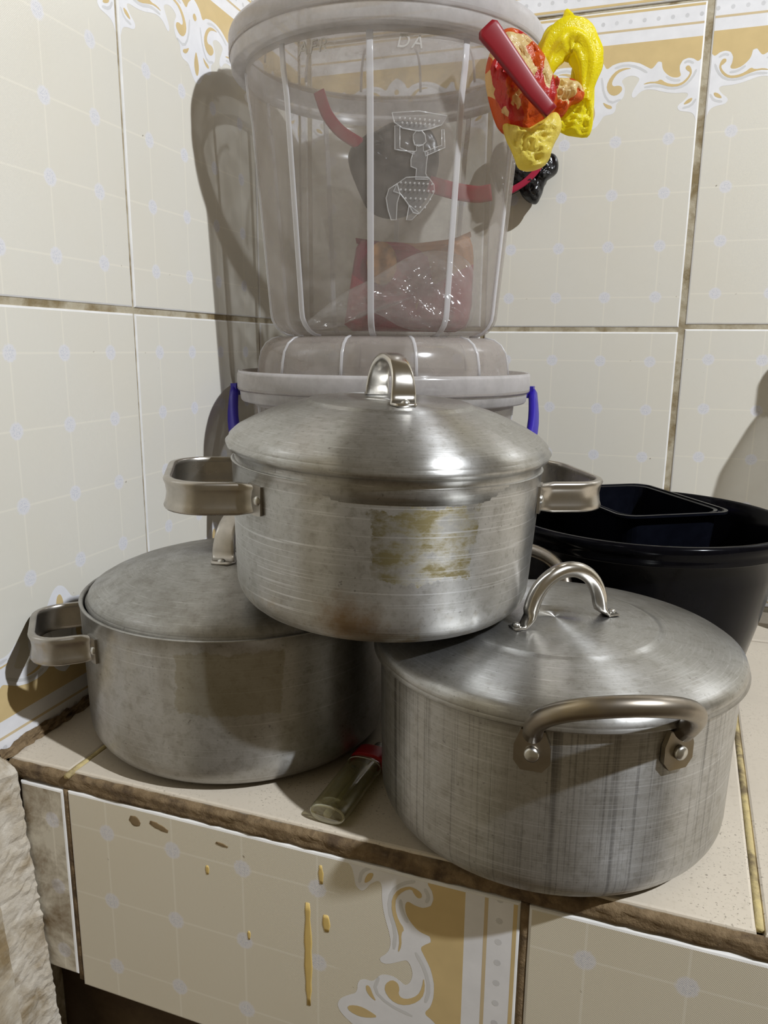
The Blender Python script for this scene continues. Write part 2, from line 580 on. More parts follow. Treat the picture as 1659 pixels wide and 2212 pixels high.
def tile_mesh(W, H=.300, u0=None, u1=None, v0=0.0, v1=None, glaze='tile', plain=False, bev=.0011):
    """tile in its own frame: x across (centred), y along the length, +z out of the wall"""
    u0 = -W / 2 if u0 is None else u0
    u1 = W / 2 if u1 is None else u1
    v1 = H if v1 is None else v1
    key = (round(W, 4), H, round(u0, 4), round(u1, 4), round(v0, 4), round(v1, 4), glaze, plain)
    if key in TCACHE:
        return TCACHE[key]
    b = MB()
    d = .007
    def ring(i, z): return [(u0 + i, v0 + i, z), (u1 - i, v0 + i, z), (u1 - i, v1 - i, z), (u0 + i, v1 - i, z)]
    V = ring(0, -d) + ring(0, -bev) + ring(bev * .45, -bev * .35) + ring(bev * 1.4, 0)
    for k in range(4):
        k2 = (k + 1) % 4
        for l, mt in ((0, 1), (1, 1), (2, 1)):
            q = (l * 4 + k, l * 4 + k2, (l + 1) * 4 + k2, (l + 1) * 4 + k)
            b.add([V[j] for j in q], [(0, 1, 2, 3)], mt, [[(V[j][0], V[j][1]) for j in q]])
    b.add([V[j] for j in (12, 13, 14, 15)], [(0, 1, 2, 3)], 0, [[(V[j][0], V[j][1]) for j in (12, 13, 14, 15)]])
    b.add([V[j] for j in (3, 2, 1, 0)], [(0, 1, 2, 3)], 1)
    if not plain:
        k = W / .206
        q = .001
        i = bev * 1.4
        def put(pts, lay, mt, sm=1, mirror=True):
            for sg in ((1, -1) if mirror else (1,)):
                P = [(p[0] * sg * k * q, p[1] * q) for p in pts]
                if sm: P = smooth_poly(P, sm)
                lo_u, hi_u = u0 + i, u1 - i
                if mirror:
                    lo_u, hi_u = (max(lo_u, 0.0), hi_u) if sg > 0 else (lo_u, min(hi_u, 0.0))
                P = clip_rect(P, lo_u, hi_u, v0 + i, v1 - i) if hi_u > lo_u else []
                if len(P) >= 3:
                    b.poly(P, .00004 * lay, mt)
        put(UP + [(112, 268.5), (-4, 268.5)], 1, 2, 0)
        put([(-110, 268.5), (110, 268.5), (110, 295), (-110, 295)], 1, 4, 0, False)
        put([(-110, 279.2), (110, 279.2), (110, 281.2), (-110, 281.2)], 2, 3, 0, False)
        put([(-110, 294.8), (110, 294.8), (110, 298.4), (-110, 298.4)], 2, 2, 0, False)
        for n_ in range(-8, 9):
            c = n_ * 13.2 + 6
            put([(c + 2.0 * math.cos(a), 287.5 + 2.0 * math.sin(a)) for a in [x * PI / 4 for x in range(8)]], 2, 5, 0, False)
        body = UP + LO
        put(body, 2, 4, 2)
        # softer grey core of the scroll ribbon
        for ln in ([(8, 240), (11, 225), (18, 216), (28, 219)], [(20, 247.5), (30, 249.8), (42, 247), (52, 241)], [(50, 228), (62, 229), (76, 224.5), (88, 226), (95, 233), (98, 240)], [(88, 206.5), (96, 208), (100, 214)], [(70, 236), (77, 232), (84, 231.5)], [(86, 246.5), (90, 248), (95, 245.5)]):
            wv = 1.1
            L_ = [Vector(p) for p in ln]
            lf, rt = [], []
            for j in range(len(L_)):
                t_ = (L_[min(j + 1, len(L_) - 1)] - L_[max(j - 1, 0)]).normalized()
                nn = Vector((-t_.y, t_.x))
                lf.append(tuple(L_[j] + nn * wv)); rt.append(tuple(L_[j] - nn * wv))
            put(lf + rt[::-1], 3, 6, 1)
        for yy in (Y1, Y2, Y3, Y4, YJ):
            put(yy, 4, 2, 1)
        put(YD, 4, 2, 1, False)
        put(YE, 4, 2, 1, False)
    tmp = b.build('tile', [M[glaze], M['edge'], M['ochre'], M['ochre_line'], M['white'], M['dots'], M['white2']])
    me = tmp.data
    bpy.data.objects.remove(tmp)
    TCACHE[key] = me
    return me


def place_tile(me, origin, xdir, ydir, zdir, parent, jit=.0):
    o = link('tile', me, parent)
    m = Matrix((xdir, ydir, zdir)).transposed().to_4x4()
    m.translation = Vector(origin) + Vector(zdir) * rnd.uniform(-jit, jit)
    o.matrix_world = m
    return o


# left wall: plane x = 0, facing +x.  Upper course has its border at the top, lower course at the bottom.
JZ = .295
b = MB()
b.box(-.06, -.0014, -1.3, 0.06, -.80, .95)
wall_left = b.build('wall_left', M['grout'])
tag(wall_left, 'cream printed tile wall on the left with ochre scroll borders', kind='structure')
X, Yv, Zv = Vector((1, 0, 0)), Vector((0, 1, 0)), Vector((0, 0, 1))
WL = .2124
gap = .0022
ycen = [-.0005 + .0, -.2150, -.4295, -.6440]
for ci, yc in enumerate(ycen):
    for row in range(4):
        u0 = u1 = None
        if ci == 0:
            # cut against the corner: only the part in front of the back wall
            pass
        gl = 'tile'
        if row == 0:      # below the shelf line, only in front of it
            if ci < 2: continue
            gl = 'tile_peel'
        if row == 1 and ci >= 2: gl = 'tile'
        if row == 1 or row == 3:   # flipped
            z_top = JZ - .0022 if row == 1 else JZ + .600
            xd, yd = -Yv, -Zv
            org = (0, yc, z_top)
        else:
            z_bot = JZ + .0026 if row == 2 else -.308
            xd, yd = Yv, Zv
            org = (0, yc, z_bot)
        # local x range: world y must stay below 0
        if ci == 0:
            lim = .0 - yc - .0005
            if xd == Yv: u0, u1 = -WL / 2, lim
            else: u0, u1 = -lim, WL / 2
        v0, v1 = 0, .297
        if row == 1:
            me = tile_mesh(WL, .3, u0, u1, 0, .292, gl)
        else:
            me = tile_mesh(WL, .3, u0, u1, 0, .2985, gl)
        place_tile(me, org, xd, yd, xd.cross(yd), wall_left, .0005)

# back wall: plane y = 0, facing -y
b = MB()
b.box(-.06, 1.6, .0014, .06, -.80, .95)
wall_back = b.build('wall_back', M['grout'])
tag(wall_back, 'cream printed tile wall at the back with ochre scroll borders', kind='structure')
WB = .2000
JB = .2892
for ci, xc in enumerate([.1143, .3193, .5255, .7305, .9355, 1.1405]):
    for row in range(1, 4):
        dz = .0 if ci < 2 else .003
        if row == 2:
            xd, yd, org = X, Zv, (xc, 0, JB + .0026 + dz)
        else:
            xd, yd, org = -X, -Zv, (xc, 0, (JB - .0022 if row == 1 else JB + .602) + dz)
        me = tile_mesh(WB, .3, None, None, 0, .286 if row == 1 else .2985, 'tile')
        place_tile(me, org, xd, yd, xd.cross(yd), wall_back, .0005)
    if ci == 0:
        for row in range(1, 4):      # sliver against the corner
            if row == 2:
                xd, yd, org = X, Zv, (-.0907, 0, JB + .0026); u0, u1 = .0915, WB / 2
            else:
                xd, yd, org = -X, -Zv, (-.0907, 0, JB - .0022 if row == 1 else JB + .602); u0, u1 = -WB / 2, -.0915
            place_tile(tile_mesh(WB, .3, u0, u1, 0, .286 if row == 1 else .2985, 'tile'), org, xd, yd, xd.cross(yd), wall_back)

# ------------------------------------------------------------------ tiled ledge
FA = -.0234
FX = Vector((math.cos(FA), math.sin(FA), 0))
FN = Vector((math.sin(FA), -math.cos(FA), 0))          # faces the viewer


def fpt(x, z, out=0.0):
    """point on the front face of the ledge"""
    t = (x - .0478) / FX.x
    p = Vector((.0478, -.4954, 0)) + FX * t + FN * out
    return Vector((p.x, p.y, z))


ledge = empty('tiled_ledge', (.5, -.25, -.75))
tag(ledge, 'built-in ledge with beige floor tiles on top and printed tiles along its front', 'ledge')


def lparent(o):
    o.parent = ledge
    o.matrix_parent_inverse = ledge.matrix_basis.inverted()
    return o


def lput(bm_, name, mats):
    return lparent(bm_.build(name, mats))


# core
b = MB()
pts = [(.0005, -.0005), (1.4, -.0005)]
f0, f1 = fpt(.0005, 0, -.0085), fpt(1.4, 0, -.0085)
b.prism([(.0005, -.0005), (.0005, f0.y), (1.4, f1.y), (1.4, -.0005)], -.162, -.009)
lput(b, 'core', M['mortar'])
b = MB()
f0, f1 = fpt(.0005, 0, -.035), fpt(1.4, 0, -.035)
b.prism([(.0005, -.0005), (.0005, f0.y), (1.4, f1.y), (1.4, -.0005)], -.80, -.162)
lput(b, 'plinth', M['recess'])

# top tiles: narrow cut one, big 40 cm ones, with a recessed joint between
joints = [(.0005, .0005), (.0545, .058), (.4575, .489), (.862, .90), (1.27, 1.30)]   # x at front edge, x at back wall


def top_tile(xa, xb, xa2, xb2, ya, yb):
    b = MB()
    def px(xf, xk, y): return xf + (xk - xf) * (y + .497) / .497
    P = []
    for (xf, xk, y) in ((xa, xa2, ya), (xb, xb2, ya), (xb, xb2, yb), (xa, xa2, yb)):
        x_ = px(xf, xk, y)
        yy = y if y > -.45 else fpt(x_, 0, -.0045).y
        P.append((x_, yy))
    c = Vector((sum(p[0] for p in P) / 4, sum(p[1] for p in P) / 4))
    def sh(i): return [(p[0] + (i if p[0] < c.x else -i), p[1] + (i if p[1] < c.y else -i)) for p in P]
    R0, R1, R2 = sh(0), sh(.0004), sh(.0016)
    V = [(*p, -.009) for p in R0] + [(*p, -.0014) for p in R0] + [(*p, -.0005) for p in R1] + [(*p, 0) for p in R2]
    fs = []
    for l in range(3):
        for k in range(4):
            k2 = (k + 1) % 4
            fs.append((l * 4 + k, l * 4 + k2, (l + 1) * 4 + k2, (l + 1) * 4 + k))
    fs += [(12, 13, 14, 15), (3, 2, 1, 0)]
    b.add(V, fs)
    return lput(b, 'tile', M['ledge_tile'])


g = .0019
for i in range(len(joints) - 1):
    (a, a2), (c, c2) = joints[i], joints[i + 1]
    top_tile(a + g, c - g, a2 + g, c2 - g, -.497, -.0975)
    top_tile(a + g, c - g, a2 + g, c2 - g, -.0935, -.003)
for (a, a2) in joints[1:4]:
    b = MB()
    N = 40
    P0 = []
    for i in range(N + 1):
        y = -.4965 + .494 * i / N
        x = a + (a2 - a) * (y + .497) / .497
        hgt = -.0016 + .0007 * mnoise.noise((x * 60, y * 90, 1))
        P0.append((x, y, hgt))
    b.tube(P0, None, 8, flat=(.0021, .0016), up=(1, 0, 0))
    lput(b, 'joint_grout', M['yellow_grout'])

# dirt-filled strip between the top tiles and the front tiles
b = MB()
N, K = 260, 7
V = []
for i in range(N + 1):
    x = .004 + 1.35 * i / N
    for k in range(K):
        z = -.0012 - .0125 * k / (K - 1)
        n1 = mnoise.noise((x * 90, z * 300, 3.1)) * .0012 + mnoise.noise((x * 260, z * 500, 9)) * .0008
        if k == K - 1: z += mnoise.noise((x * 70, 0, 5)) * .0014
        if k == 0: z += -.0005 + mnoise.noise((x * 120, 2, 5)) * .0009
        V.append(fpt(x, z, -.0016 + n1 + (.0006 if 0 < k < K - 1 else -.003)))
F_ = [(i * K + k, i * K + k + 1, (i + 1) * K + k + 1, (i + 1) * K + k) for i in range(N) for k in range(K - 1)]
b.add(V, F_, 0, None, True)
lput(b, 'dirt_strip', M['mortar'])

# front tiles, laid on their side with the border towards the right
W_F = .2015
zt = -.0125


def front_tile(xs, xe, v0, v1, glaze, ztop=zt, height=.148, ks=.979):
    me = tile_mesh(W_F, .300, -W_F / 2 + .0024, -W_F / 2 + .0024 + height, v0, v1, glaze)
    # local x -> down, local y -> along the ledge
    xd = Vector((0, 0, -1)); yd = FX; zd = xd.cross(yd)
    o = link('tile', me)
    mm = Matrix((xd, yd * ks, zd)).transposed().to_4x4()
    p = fpt(xs, ztop + (-W_F / 2 + .0024), .0)
    mm.translation = p - FX * v0
    o.matrix_world = mm
    lparent_keep(o)
    return o


def lparent_keep(o):
    mw = o.matrix_world.copy()
    o.parent = ledge
    o.matrix_parent_inverse = ledge.matrix_basis.inverted()
    o.matrix_basis = mw
    return o


front_tile(.0155, .050, .055, .0905, 'tile_dirty', zt - .001, .140)
front_tile(.0530, .345, .0, .2985, 'tile_weave')
front_tile(.3495, .64, .0, .2985, 'tile_weave', zt - .0005)
front_tile(.6455, .94, .0, .2985, 'tile_weave')
front_tile(.9415, 1.23, .0, .2985, 'tile_weave')

# grout in the joints of the front
for xj in (.0514, .3473, .6432):
    b = MB()
    P = [tuple(fpt(xj + .0004 * mnoise.noise((xj * 50, i * .9, 0)), zt - .145 * i / 16, -.0022)) for i in range(17)]
    b.tube(P, None, 8, flat=(.0024, .0016), up=tuple(FX))
    lput(b, 'joint_grout', M['mortar'])

# spilled paint drips and brown smears on the front tiles
def blob(name, pts, th, mat, seed=0):
    """raised irregular drop on the front face: pts = (x, z, halfwidth)"""
    b = MB()
    path = [tuple(fpt(x, z, 0)) for x, z, _ in pts]
    fl = [(w_ * (1.1 + .6 * mnoise.noise((i * .9, seed * 3.3, 0))), th) for i, (_, _, w_) in enumerate(pts)]
    b.tube(path, None, 10, flat=fl, up=tuple(FX))
    return lput(b, name, mat)


def lin(p, q, n, w0):
    return [(p[0] + (q[0] - p[0]) * i / (n - 1), p[1] + (q[1] - p[1]) * i / (n - 1), w0 * (.35 + .65 * math.sin(PI * min(1, .12 + .8 * i / (n - 1))))) for i in range(n)]


blob('paint_drip', lin((.2230, -.047), (.2230, -.118), 14, .0021), .0003, M['drip'], 1)
blob('paint_drip', lin((.2315, -.020), (.2318, -.032), 6, .0016), .0003, M['drip'], 2)
blob('paint_drip', lin((.2345, -.052), (.2350, -.063), 6, .0023), .0003, M['drip'], 3)
blob('paint_drip', lin((.1560, -.040), (.1560, -.046), 5, .0011), .00025, M['drip'], 4)
blob('paint_drip', lin((.1835, -.078), (.1835, -.084), 5, .0009), .00025, M['drip'], 5)
blob('stain', lin((.1010, -.0205), (.1085, -.0235), 6, .0028), .0002, M['stain'], 6)
blob('stain', lin((.1160, -.0200), (.1290, -.0235), 7, .0020), .0002, M['stain'], 7)
blob('stain', lin((.1630, -.0225), (.1710, -.0235), 6, .0010), .0003, M['stain'], 8)

# thick flaking plaster on the left wall below the ledge line, in front of the ledge
M['peeled'] = dirty('peeled_wall', (.56, .51, .42), (.42, .35, .25), (.26, .19, .10), scale=55, bump=.7)
b = MB()
N, K = 150, 46
V = []
for i in range(N + 1):
    z = .0030 - .46 * i / N
    for k in range(K + 1):
        a = (k / K) ** 2.2                      # fine steps near the joint
        y = -.4960 - .40 * a
        lean = .0125 + .085 * max(0, -z)
        x = lean - .006 * min(1, a * 14)
        n1 = mnoise.noise((y * 90, z * 110, 2)) * .0012
        if k < 16:
            f = 1 - k / 16
            n1 += (mnoise.noise((y * 260, z * 240, 7)) * .0024 + mnoise.noise((y * 500, z * 520, 3)) * .0014) * f
            n1 += .0022 * math.sin(PI * min(1, k / 9)) * (k < 9)
        if z > -.004: x *= max(0, (.003 - z) / .007)
        V.append((max(.0003, x + n1), y + mnoise.noise((2, z * 160, 8)) * .0012 * (k < 12), z))
F_ = [(i * (K + 1) + k, i * (K + 1) + k + 1, (i + 1) * (K + 1) + k + 1, (i + 1) * (K + 1) + k) for i in range(N) for k in range(K)]
b.add(V, F_, 0, None, False)
for j, (i, k) in enumerate([(i, k) for i in range(N) for k in range(K)]):
    b.m[j] = 1 if k >= 13 else 0
# closing strip back to the ledge
W_ = [V[i * (K + 1)] for i in range(N + 1)]
b.add(W_ + [(.0003, p[1] + .006, p[2]) for p in W_], [(i, i + 1, N + 2 + i, N + 1 + i) for i in range(N)], 0)
pl = b.build('plaster_seam', [M['plaster'], M['peeled']])
pl.parent = wall_left
# crust along the joint between the ledge top and the left wall
b = MB()
N, K = 110, 6
V = []
for i in range(N + 1):
    y = -.497 + .40 * i / N
    for k in range(K + 1):
        a = k / K * PI / 2
        rr = .0048 + mnoise.noise((a * 3, y * 120, 1)) * .0026 + mnoise.noise((a * 9, y * 300, 5)) * .0012
        rr *= (1.15 - .3 * i / N)
        V.append((.0002 + rr * math.cos(a), y, .0001 + rr * math.sin(a)))
F_ = [(i * (K + 1) + k, i * (K + 1) + k + 1, (i + 1) * (K + 1) + k + 1, (i + 1) * (K + 1) + k) for i in range(N) for k in range(K)]
b.add(V, F_, 0, None, False)
cr = b.build('joint_crust', M['mortar'])
cr.parent = wall_left

# floor far below
b = MB()
b.box(-.06, 1.6, -1.6, .06, -.86, -.80)
tag(b.build('floor', M['recess']), 'dark floor below the ledge', kind='structure')

# ------------------------------------------------------------------ cooking pots
M['alu_left'] = aluminium('aluminium_left', 'left')
M['alu_top'] = aluminium('aluminium_top', 'top')
M['alu_right'] = aluminium('aluminium_right', 'right')
M['alu_lid'] = aluminium('aluminium_lid', 'lid')
M['alu_lid_old'] = aluminium('aluminium_lid_old', 'lid_old')
M['steel'] = steel('worn_steel')
M['steel_dark'] = steel('dark_steel', (.34, .30, .25), .25)
M['chrome'] = steel('bright_steel', (.66, .63, .58), .10)
M['rivet'] = steel('rivet_metal', (.62, .61, .58), .22)


def pot_body(rb, rt, h, cr):
    p = [(0, 0), (rb * .5, 0), (rb - cr, 0)]
    for i in range(1, 9):
        a = PI / 2 * i / 8
        p.append((rb - cr + cr * math.sin(a), cr - cr * math.cos(a)))
    for i in range(1, 9):
        t = i / 8
        p.append((rb + (rt - rb) * t, cr + (h - cr) * t))
    p += [(rt + .0006, h + .0004), (rt - .0002, h + .0010), (rt - .0018, h + .0006), (rt - .0022, h - .001)]
    for i in range(7, -1, -1):
        t = i / 8
        p.append((rb + (rt - rb) * t - .0024, cr + (h - cr) * t))
    for i in range(7, -1, -1):
        a = PI / 2 * i / 8
        q = cr - .0024
        p.append((rb - cr + q * math.sin(a), cr - q * math.cos(a)))
    p += [(0, .0024)]
    return p


def thick(prof, th):
    """close an open dome profile (outer edge to axis) with an underside"""
    out = list(prof)
    und = []
    for i in range(len(prof) - 1, -1, -1):
        r, z = prof[i]
        a = prof[max(i - 1, 0)]; c = prof[min(i + 1, len(prof) - 1)]
        dx, dz = c[0] - a[0], c[1] - a[1]
        L = math.hypot(dx, dz) or 1
        nx, nz = dz / L, -dx / L
        if nz > 0: nx, nz = -nx, -nz
        und.append((max(0, r + nx * th) if r > 1e-4 else 0, z + nz * th))
    return out + und + [prof[0]]


def band_path(r0, ext, half, z, rot, n_c=7):
    """horizontal U: leaves the wall at +-half width, returns; local +x is the handle axis"""
    xw = math.sqrt(max(1e-9, r0 * r0 - half * half))
    cr = min(half * .75, ext * .6)
    xo = r0 + ext
    P = [(xw - .001, -half)]
    for i in range(1, 4): P.append((xw + (xo - cr - xw) * i / 3, -half))
    for i in range(1, n_c + 1):
        a = -PI / 2 + PI / 2 * i / n_c
        P.append((xo - cr + cr * math.cos(a), -half + cr + cr * math.sin(a)))
    Q = [(x, -y) for x, y in reversed(P)]
    if half - cr < .002: Q = Q[1:]
    P = P + Q
    c, s = math.cos(rot), math.sin(rot)
    return [(x * c - y * s, x * s + y * c, z) for x, y in P]


def band_handle(parent, r0, ext, half, z, rot, hgt, mat, droop=0.0):
    b = MB()
    P = band_path(r0, ext, half, z, rot)
    ax = Vector((math.cos(rot), math.sin(rot), 0))
    P = [Vector(p) - Zv * droop * max(0, (Vector(p).dot(ax) - r0) / ext) for p in P]
    N = len(P)
    # channel section: rolled band, thicker at its edges
    sec = [(-1, .0), (-.96, .0026), (-.8, .0034), (-.5, .0024), (0, .0018), (.5, .0024), (.8, .0034), (.96, .0026), (1, 0),
           (.94, -.0012), (.6, -.0006), (0, -.0004), (-.6, -.0006), (-.94, -.0012)]
    V = []
    for i in range(N):
        t = (P[min(i + 1, N - 1)] - P[max(i - 1, 0)]).normalized()
        out = t.cross(Zv)
        f = min(i, N - 1 - i)
        ww = hgt / 2 * (1 if f > 0 else .85)
        for (h_, o_) in sec:
            V.append(P[i] + Zv * (h_ * ww) + out * o_)
    n = len(sec)
    fs = [(i * n + k, i * n + (k + 1) % n, (i + 1) * n + (k + 1) % n, (i + 1) * n + k) for i in range(N - 1) for k in range(n)]
    fs += [tuple(range(n)), tuple(reversed([(N - 1) * n + k for k in range(n)]))]
    b.add(V, fs, 0, None, True)
    # end plates hugging the wall
    for sg in (-1, 1):
        a0 = math.asin(half / r0) * sg
        a1 = a0 + sg * .0115 / r0
        S = 6
        vv = []
        for rr in (r0 - .0002, r0 + .0014):
            for i in range(S + 1):
                a = rot + a0 + (a1 - a0) * i / S - sg * .002 / r0
                for zz in (-1, 1):
                    k_ = hgt * .5 * (.92 if i < S else .86)
                    vv.append((rr * math.cos(a), rr * math.sin(a), z + zz * k_))
        m_ = (S + 1) * 2
        ff = []
        for i in range(S):
            for base in (0, m_):
                ff.append((base + i * 2, base + i * 2 + 1, base + i * 2 + 3, base + i * 2 + 2))
            ff.append((i * 2, i * 2 + 2, m_ + i * 2 + 2, m_ + i * 2))
            ff.append((i * 2 + 1, i * 2 + 3, m_ + i * 2 + 3, m_ + i * 2 + 1))
        ff.append((S * 2, S * 2 + 1, m_ + S * 2 + 1, m_ + S * 2))
        ff.append((0, 1, m_ + 1, m_))
        b.add(vv, ff)
    h = b.build('handle', mat, parent)
    for sg in (-1, 1):
        a = rot + math.asin(half / r0) * sg + sg * .0065 / r0
        b = MB()
        b.sphere((0, 0, 0), .0028, (1, 1, .75), 12, 5, half=True)
        rv = b.build('rivet', M['rivet'], h)
        q = Vector((0, 0, 1)).rotation_difference(Vector((math.cos(a), math.sin(a), 0)))
        rv.rotation_mode = 'QUATERNION'
        rv.rotation_quaternion = q
        rv.location = ((r0 + .0012) * math.cos(a), (r0 + .0012) * math.sin(a), z)
    return h


def strap_arch(half, hgt, n=22, pw=1.0):
    """arch in the x-z plane with flat feet"""
    P = [(-half - .007, 0), (-half - .002, .0002)]
    for i in range(n + 1):
        a = PI * i / n
        x = -half * math.cos(a)
        zz = hgt * (math.sin(a) ** .72)
        P.append((x, zz))
    P += [(half + .002, .0002), (half + .007, 0)]
    return P


def lid_strap(lid, center, z, rot, half, hgt, wid, mat, tz=0.0):
    c, s = math.cos(rot), math.sin(rot)
    P = strap_arch(half, hgt)
    path = [(center[0] + x * c, center[1] + x * s, z + .0012 + zz - tz * abs(x)) for x, zz in P]
    N = len(path)
    fl = []
    for i, (x, zz) in enumerate(P):
        k = zz / hgt
        fl.append((wid * (1.15 - .32 * k if i not in (0, N - 1) else .8), .0010 + .0012 * k))
    b = MB()
    b.tube(path, None, 16, flat=fl, up=(-s, c, 0))
    b.build('lid_handle', mat, lid)
    for sg in (-1, 1):
        b = MB()
        x = sg * (half + .0035)
        b.sphere((center[0] + x * c, center[1] + x * s, z + .002 - tz * half), .0028, (1, 1, .8), 12, 5, half=True)
        b.build('rivet', M['rivet'], lid)


def lid_tube(lid, center, z, rot, half, hgt, rad, mat):
    c, s = math.cos(rot), math.sin(rot)
    P = []
    n = 26
    for i in range(n + 1):
        a = PI * i / n
        P.append((-half * math.cos(a), hgt * math.sin(a) ** .85))
    path = [(center[0] + x * c, center[1] + x * s, z + .001 + zz) for x, zz in P]
    path = [(center[0] - (half + .011) * c, center[1] - (half + .011) * s, z + .0008), (center[0] - (half + .004) * c, center[1] - (half + .004) * s, z + .0008)] + path[1:-1] + [(center[0] + (half + .004) * c, center[1] + (half + .004) * s, z + .0008), (center[0] + (half + .011) * c, center[1] + (half + .011) * s, z + .0008)]
    N = len(path)
    fl = []
    for i in range(N):
        f = min(i, N - 1 - i)
        fl.append((.0045, .0008) if f < 2 else ((rad * 1.05, rad * .75) if f == 2 else (rad, rad)))
    b = MB()
    # round section for the tube, flat for the feet
    Pv = [Vector(p) for p in path]
    V = []
    n2 = 16
    for i in range(N):
        t = (Pv[min(i + 1, N - 1)] - Pv[max(i - 1, 0)]).normalized()
        a_ = Vector((-s, c, 0))
        b_ = t.cross(a_)
        for k in range(n2):
            an = 2 * PI * k / n2
            V.append(Pv[i] + a_ * (math.cos(an) * fl[i][0]) + b_ * (math.sin(an) * fl[i][1]))
    fs = [(i * n2 + k, i * n2 + (k + 1) % n2, (i + 1) * n2 + (k + 1) % n2, (i + 1) * n2 + k) for i in range(N - 1) for k in range(n2)]
    fs += [tuple(range(n2 - 1, -1, -1)), tuple((N - 1) * n2 + k for k in range(n2))]
    b.add(V, fs, 0, None, True)
    b.build('lid_handle', mat, lid)
    for sg in (-1, 1):
        b = MB()
        x = sg * (half + .0085)
        b.lathe([(0, .0032), (.0016, .003), (.0022, .0022), (.0022, .0005), (0, .0005)], 14, center=(0, 0))
        rv = b.build('rivet', M['rivet'], lid)
        rv.location = (center[0] + x * c, center[1] + x * s, z + .0005)


def build_lid(parent, prof, mat, th=.0013):
    b = MB()
    b.lathe(thick(prof, th), 128)
    return b.build('lid', mat, parent)


# ---- left pot
pot = empty('cooking_pot', (.1244, -.3869, 0))
tag(pot, 'dull aluminium pot nearest the left wall, its lid sunk inside the rim', 'pot')
b = MB()
b.lathe(pot_body(.1072, .1088, .1012, .022), 128, uscale=.108)
b.build('body', M['alu_left'], pot)
lid = build_lid(pot, [(.1018, .0970), (.1034, .0980), (.1042, .1005), (.1034, .1045), (.1005, .1080), (.095, .1112), (.085, .1155), (.075, .1186), (.067, .1207), (.058, .1222), (.048, .1242), (.045, .1252), (.040, .1258), (.02, .1262), (0, .1262)], M['alu_lid_old'])
lid_strap(lid, (.0, .0), .1255, R(-85.5), .0285, .0290, .0076, M['steel'])
band_handle(pot, .1085, .0285, .033, .0815, R(-140), .0185, M['steel'])
band_handle(pot, .1085, .0285, .033, .0815, R(40), .0185, M['steel'])

# ---- right pot
pot = empty('cooking_pot', (.347, -.4211, 0))
tag(pot, 'scratched aluminium pot at the ledge front with a round tube handle facing out', 'pot')
b = MB()
b.lathe(pot_body(.0998, .1012, .1021, .020), 128, uscale=.1)
b.build('body', M['alu_right'], pot)
lid = build_lid(pot, [(.1030, .0995), (.1040, .1002), (.1043, .1030), (.1030, .1062), (.1000, .1082), (.090, .1108), (.075, .1135), (.062, .1150), (.0592, .1153), (.0578, .1162), (.0562, .1165), (.040, .1167), (.02, .1168), (0, .1168)], M['alu_lid'])
lid_tube(lid, (.0062, -.0055), .1166, R(40), .0240, .0300, .0045, M['chrome'])


def tube_handle(parent, r0, rot, half_a, zf, ztop, rtop, rad, mat):
    n = 26
    path = []
    a0 = half_a
    for i in range(n + 1):
        t = i / n
        s_ = math.sin(PI * t)
        an = rot - a0 * math.cos(PI * t) * (1 - .10 * s_)
        lift = s_ ** .75
        r = r0 + .0035 + (rtop - r0 - .0035) * lift
        z = zf + .010 + (ztop - zf - .010) * lift
        path.append((r * math.cos(an), r * math.sin(an), z))
    b = MB()
    b.tube(path, rad, 16)
    for sg in (-1, 1):
        an = rot + sg * a0
        # flattened foot plate
        tg = Vector((-math.sin(an), math.cos(an), 0))
        nr = Vector((math.cos(an), math.sin(an), 0))
        ctr = nr * (r0 + .0002)
        out = []
        shp = [(-.0055, .011), (.0055, .011), (.0085, .003), (.0085, -.005), (.0050, -.0095), (-.0050, -.0095), (-.0085, -.005), (-.0085, .003)]
        def tf(p, ctr=ctr, tg=tg, nr=nr):
            return ctr + tg * p.x + Zv * (zf + p.y) + nr * p.z
        b.prism(shp, -.0004, .0022, 0, tf)
    h = b.build('handle', mat, parent)
    for sg in (-1, 1):
        an = rot + sg * a0
        b = MB()
        b.lathe([(0, .0030), (.0026, .0028), (.0036, .0020), (.0036, .0), (0, 0)], 16)
        rv = b.build('rivet', M['rivet'], h)
        rv.rotation_mode = 'QUATERNION'
        rv.rotation_quaternion = Vector((0, 0, 1)).rotation_difference(Vector((math.cos(an), math.sin(an), 0)))
        rv.location = ((r0 + .0022) * math.cos(an), (r0 + .0022) * math.sin(an), zf - .0005)


tube_handle(pot, .1011, R(-69.6), R(19.6), .0865, .1245, .1275, .0047, M['steel_dark'])
tube_handle(pot, .1011, R(110.4), R(19.6), .0865, .1245, .1275, .0047, M['steel_dark'])

# ---- top pot, tilted, resting on the two lids
pot = empty('cooking_pot', (.2436, -.43, .1206), (.0041, .0321, 0))
tag(pot, 'smaller aluminium pot stacked on top of the other two, with brown label glue', 'pot')
b = MB()
b.lathe(pot_body(.0866, .0894, .0842, .018), 128, uscale=.0894)
b.build('body', M['alu_top'], pot)
lid = build_lid(pot, [(.0862, .0785), (.0866, .0870), (.0868, .0905), (.0885, .0918), (.0908, .0930), (.0916, .0950), (.0908, .0985), (.0880, .1012), (.0868, .1022), (.0800, .1060), (.0700, .1106), (.0600, .1143), (.0500, .1170), (.0485, .1172), (.0468, .1184), (.0455, .1188), (.02, .1192), (0, .1192)], M['alu_lid'])
lid.rotation_euler = (.020, .010, 0)
lid_strap(lid, (.0, -.002), .1188, R(-56), .0265, .0235, .0065, M['chrome'])
band_handle(pot, .0890, .0330, .040, .0700, R(-150), .0175, M['steel'])
band_handle(pot, .0890, .0330, .040, .0700, R(30), .0175, M['steel'])

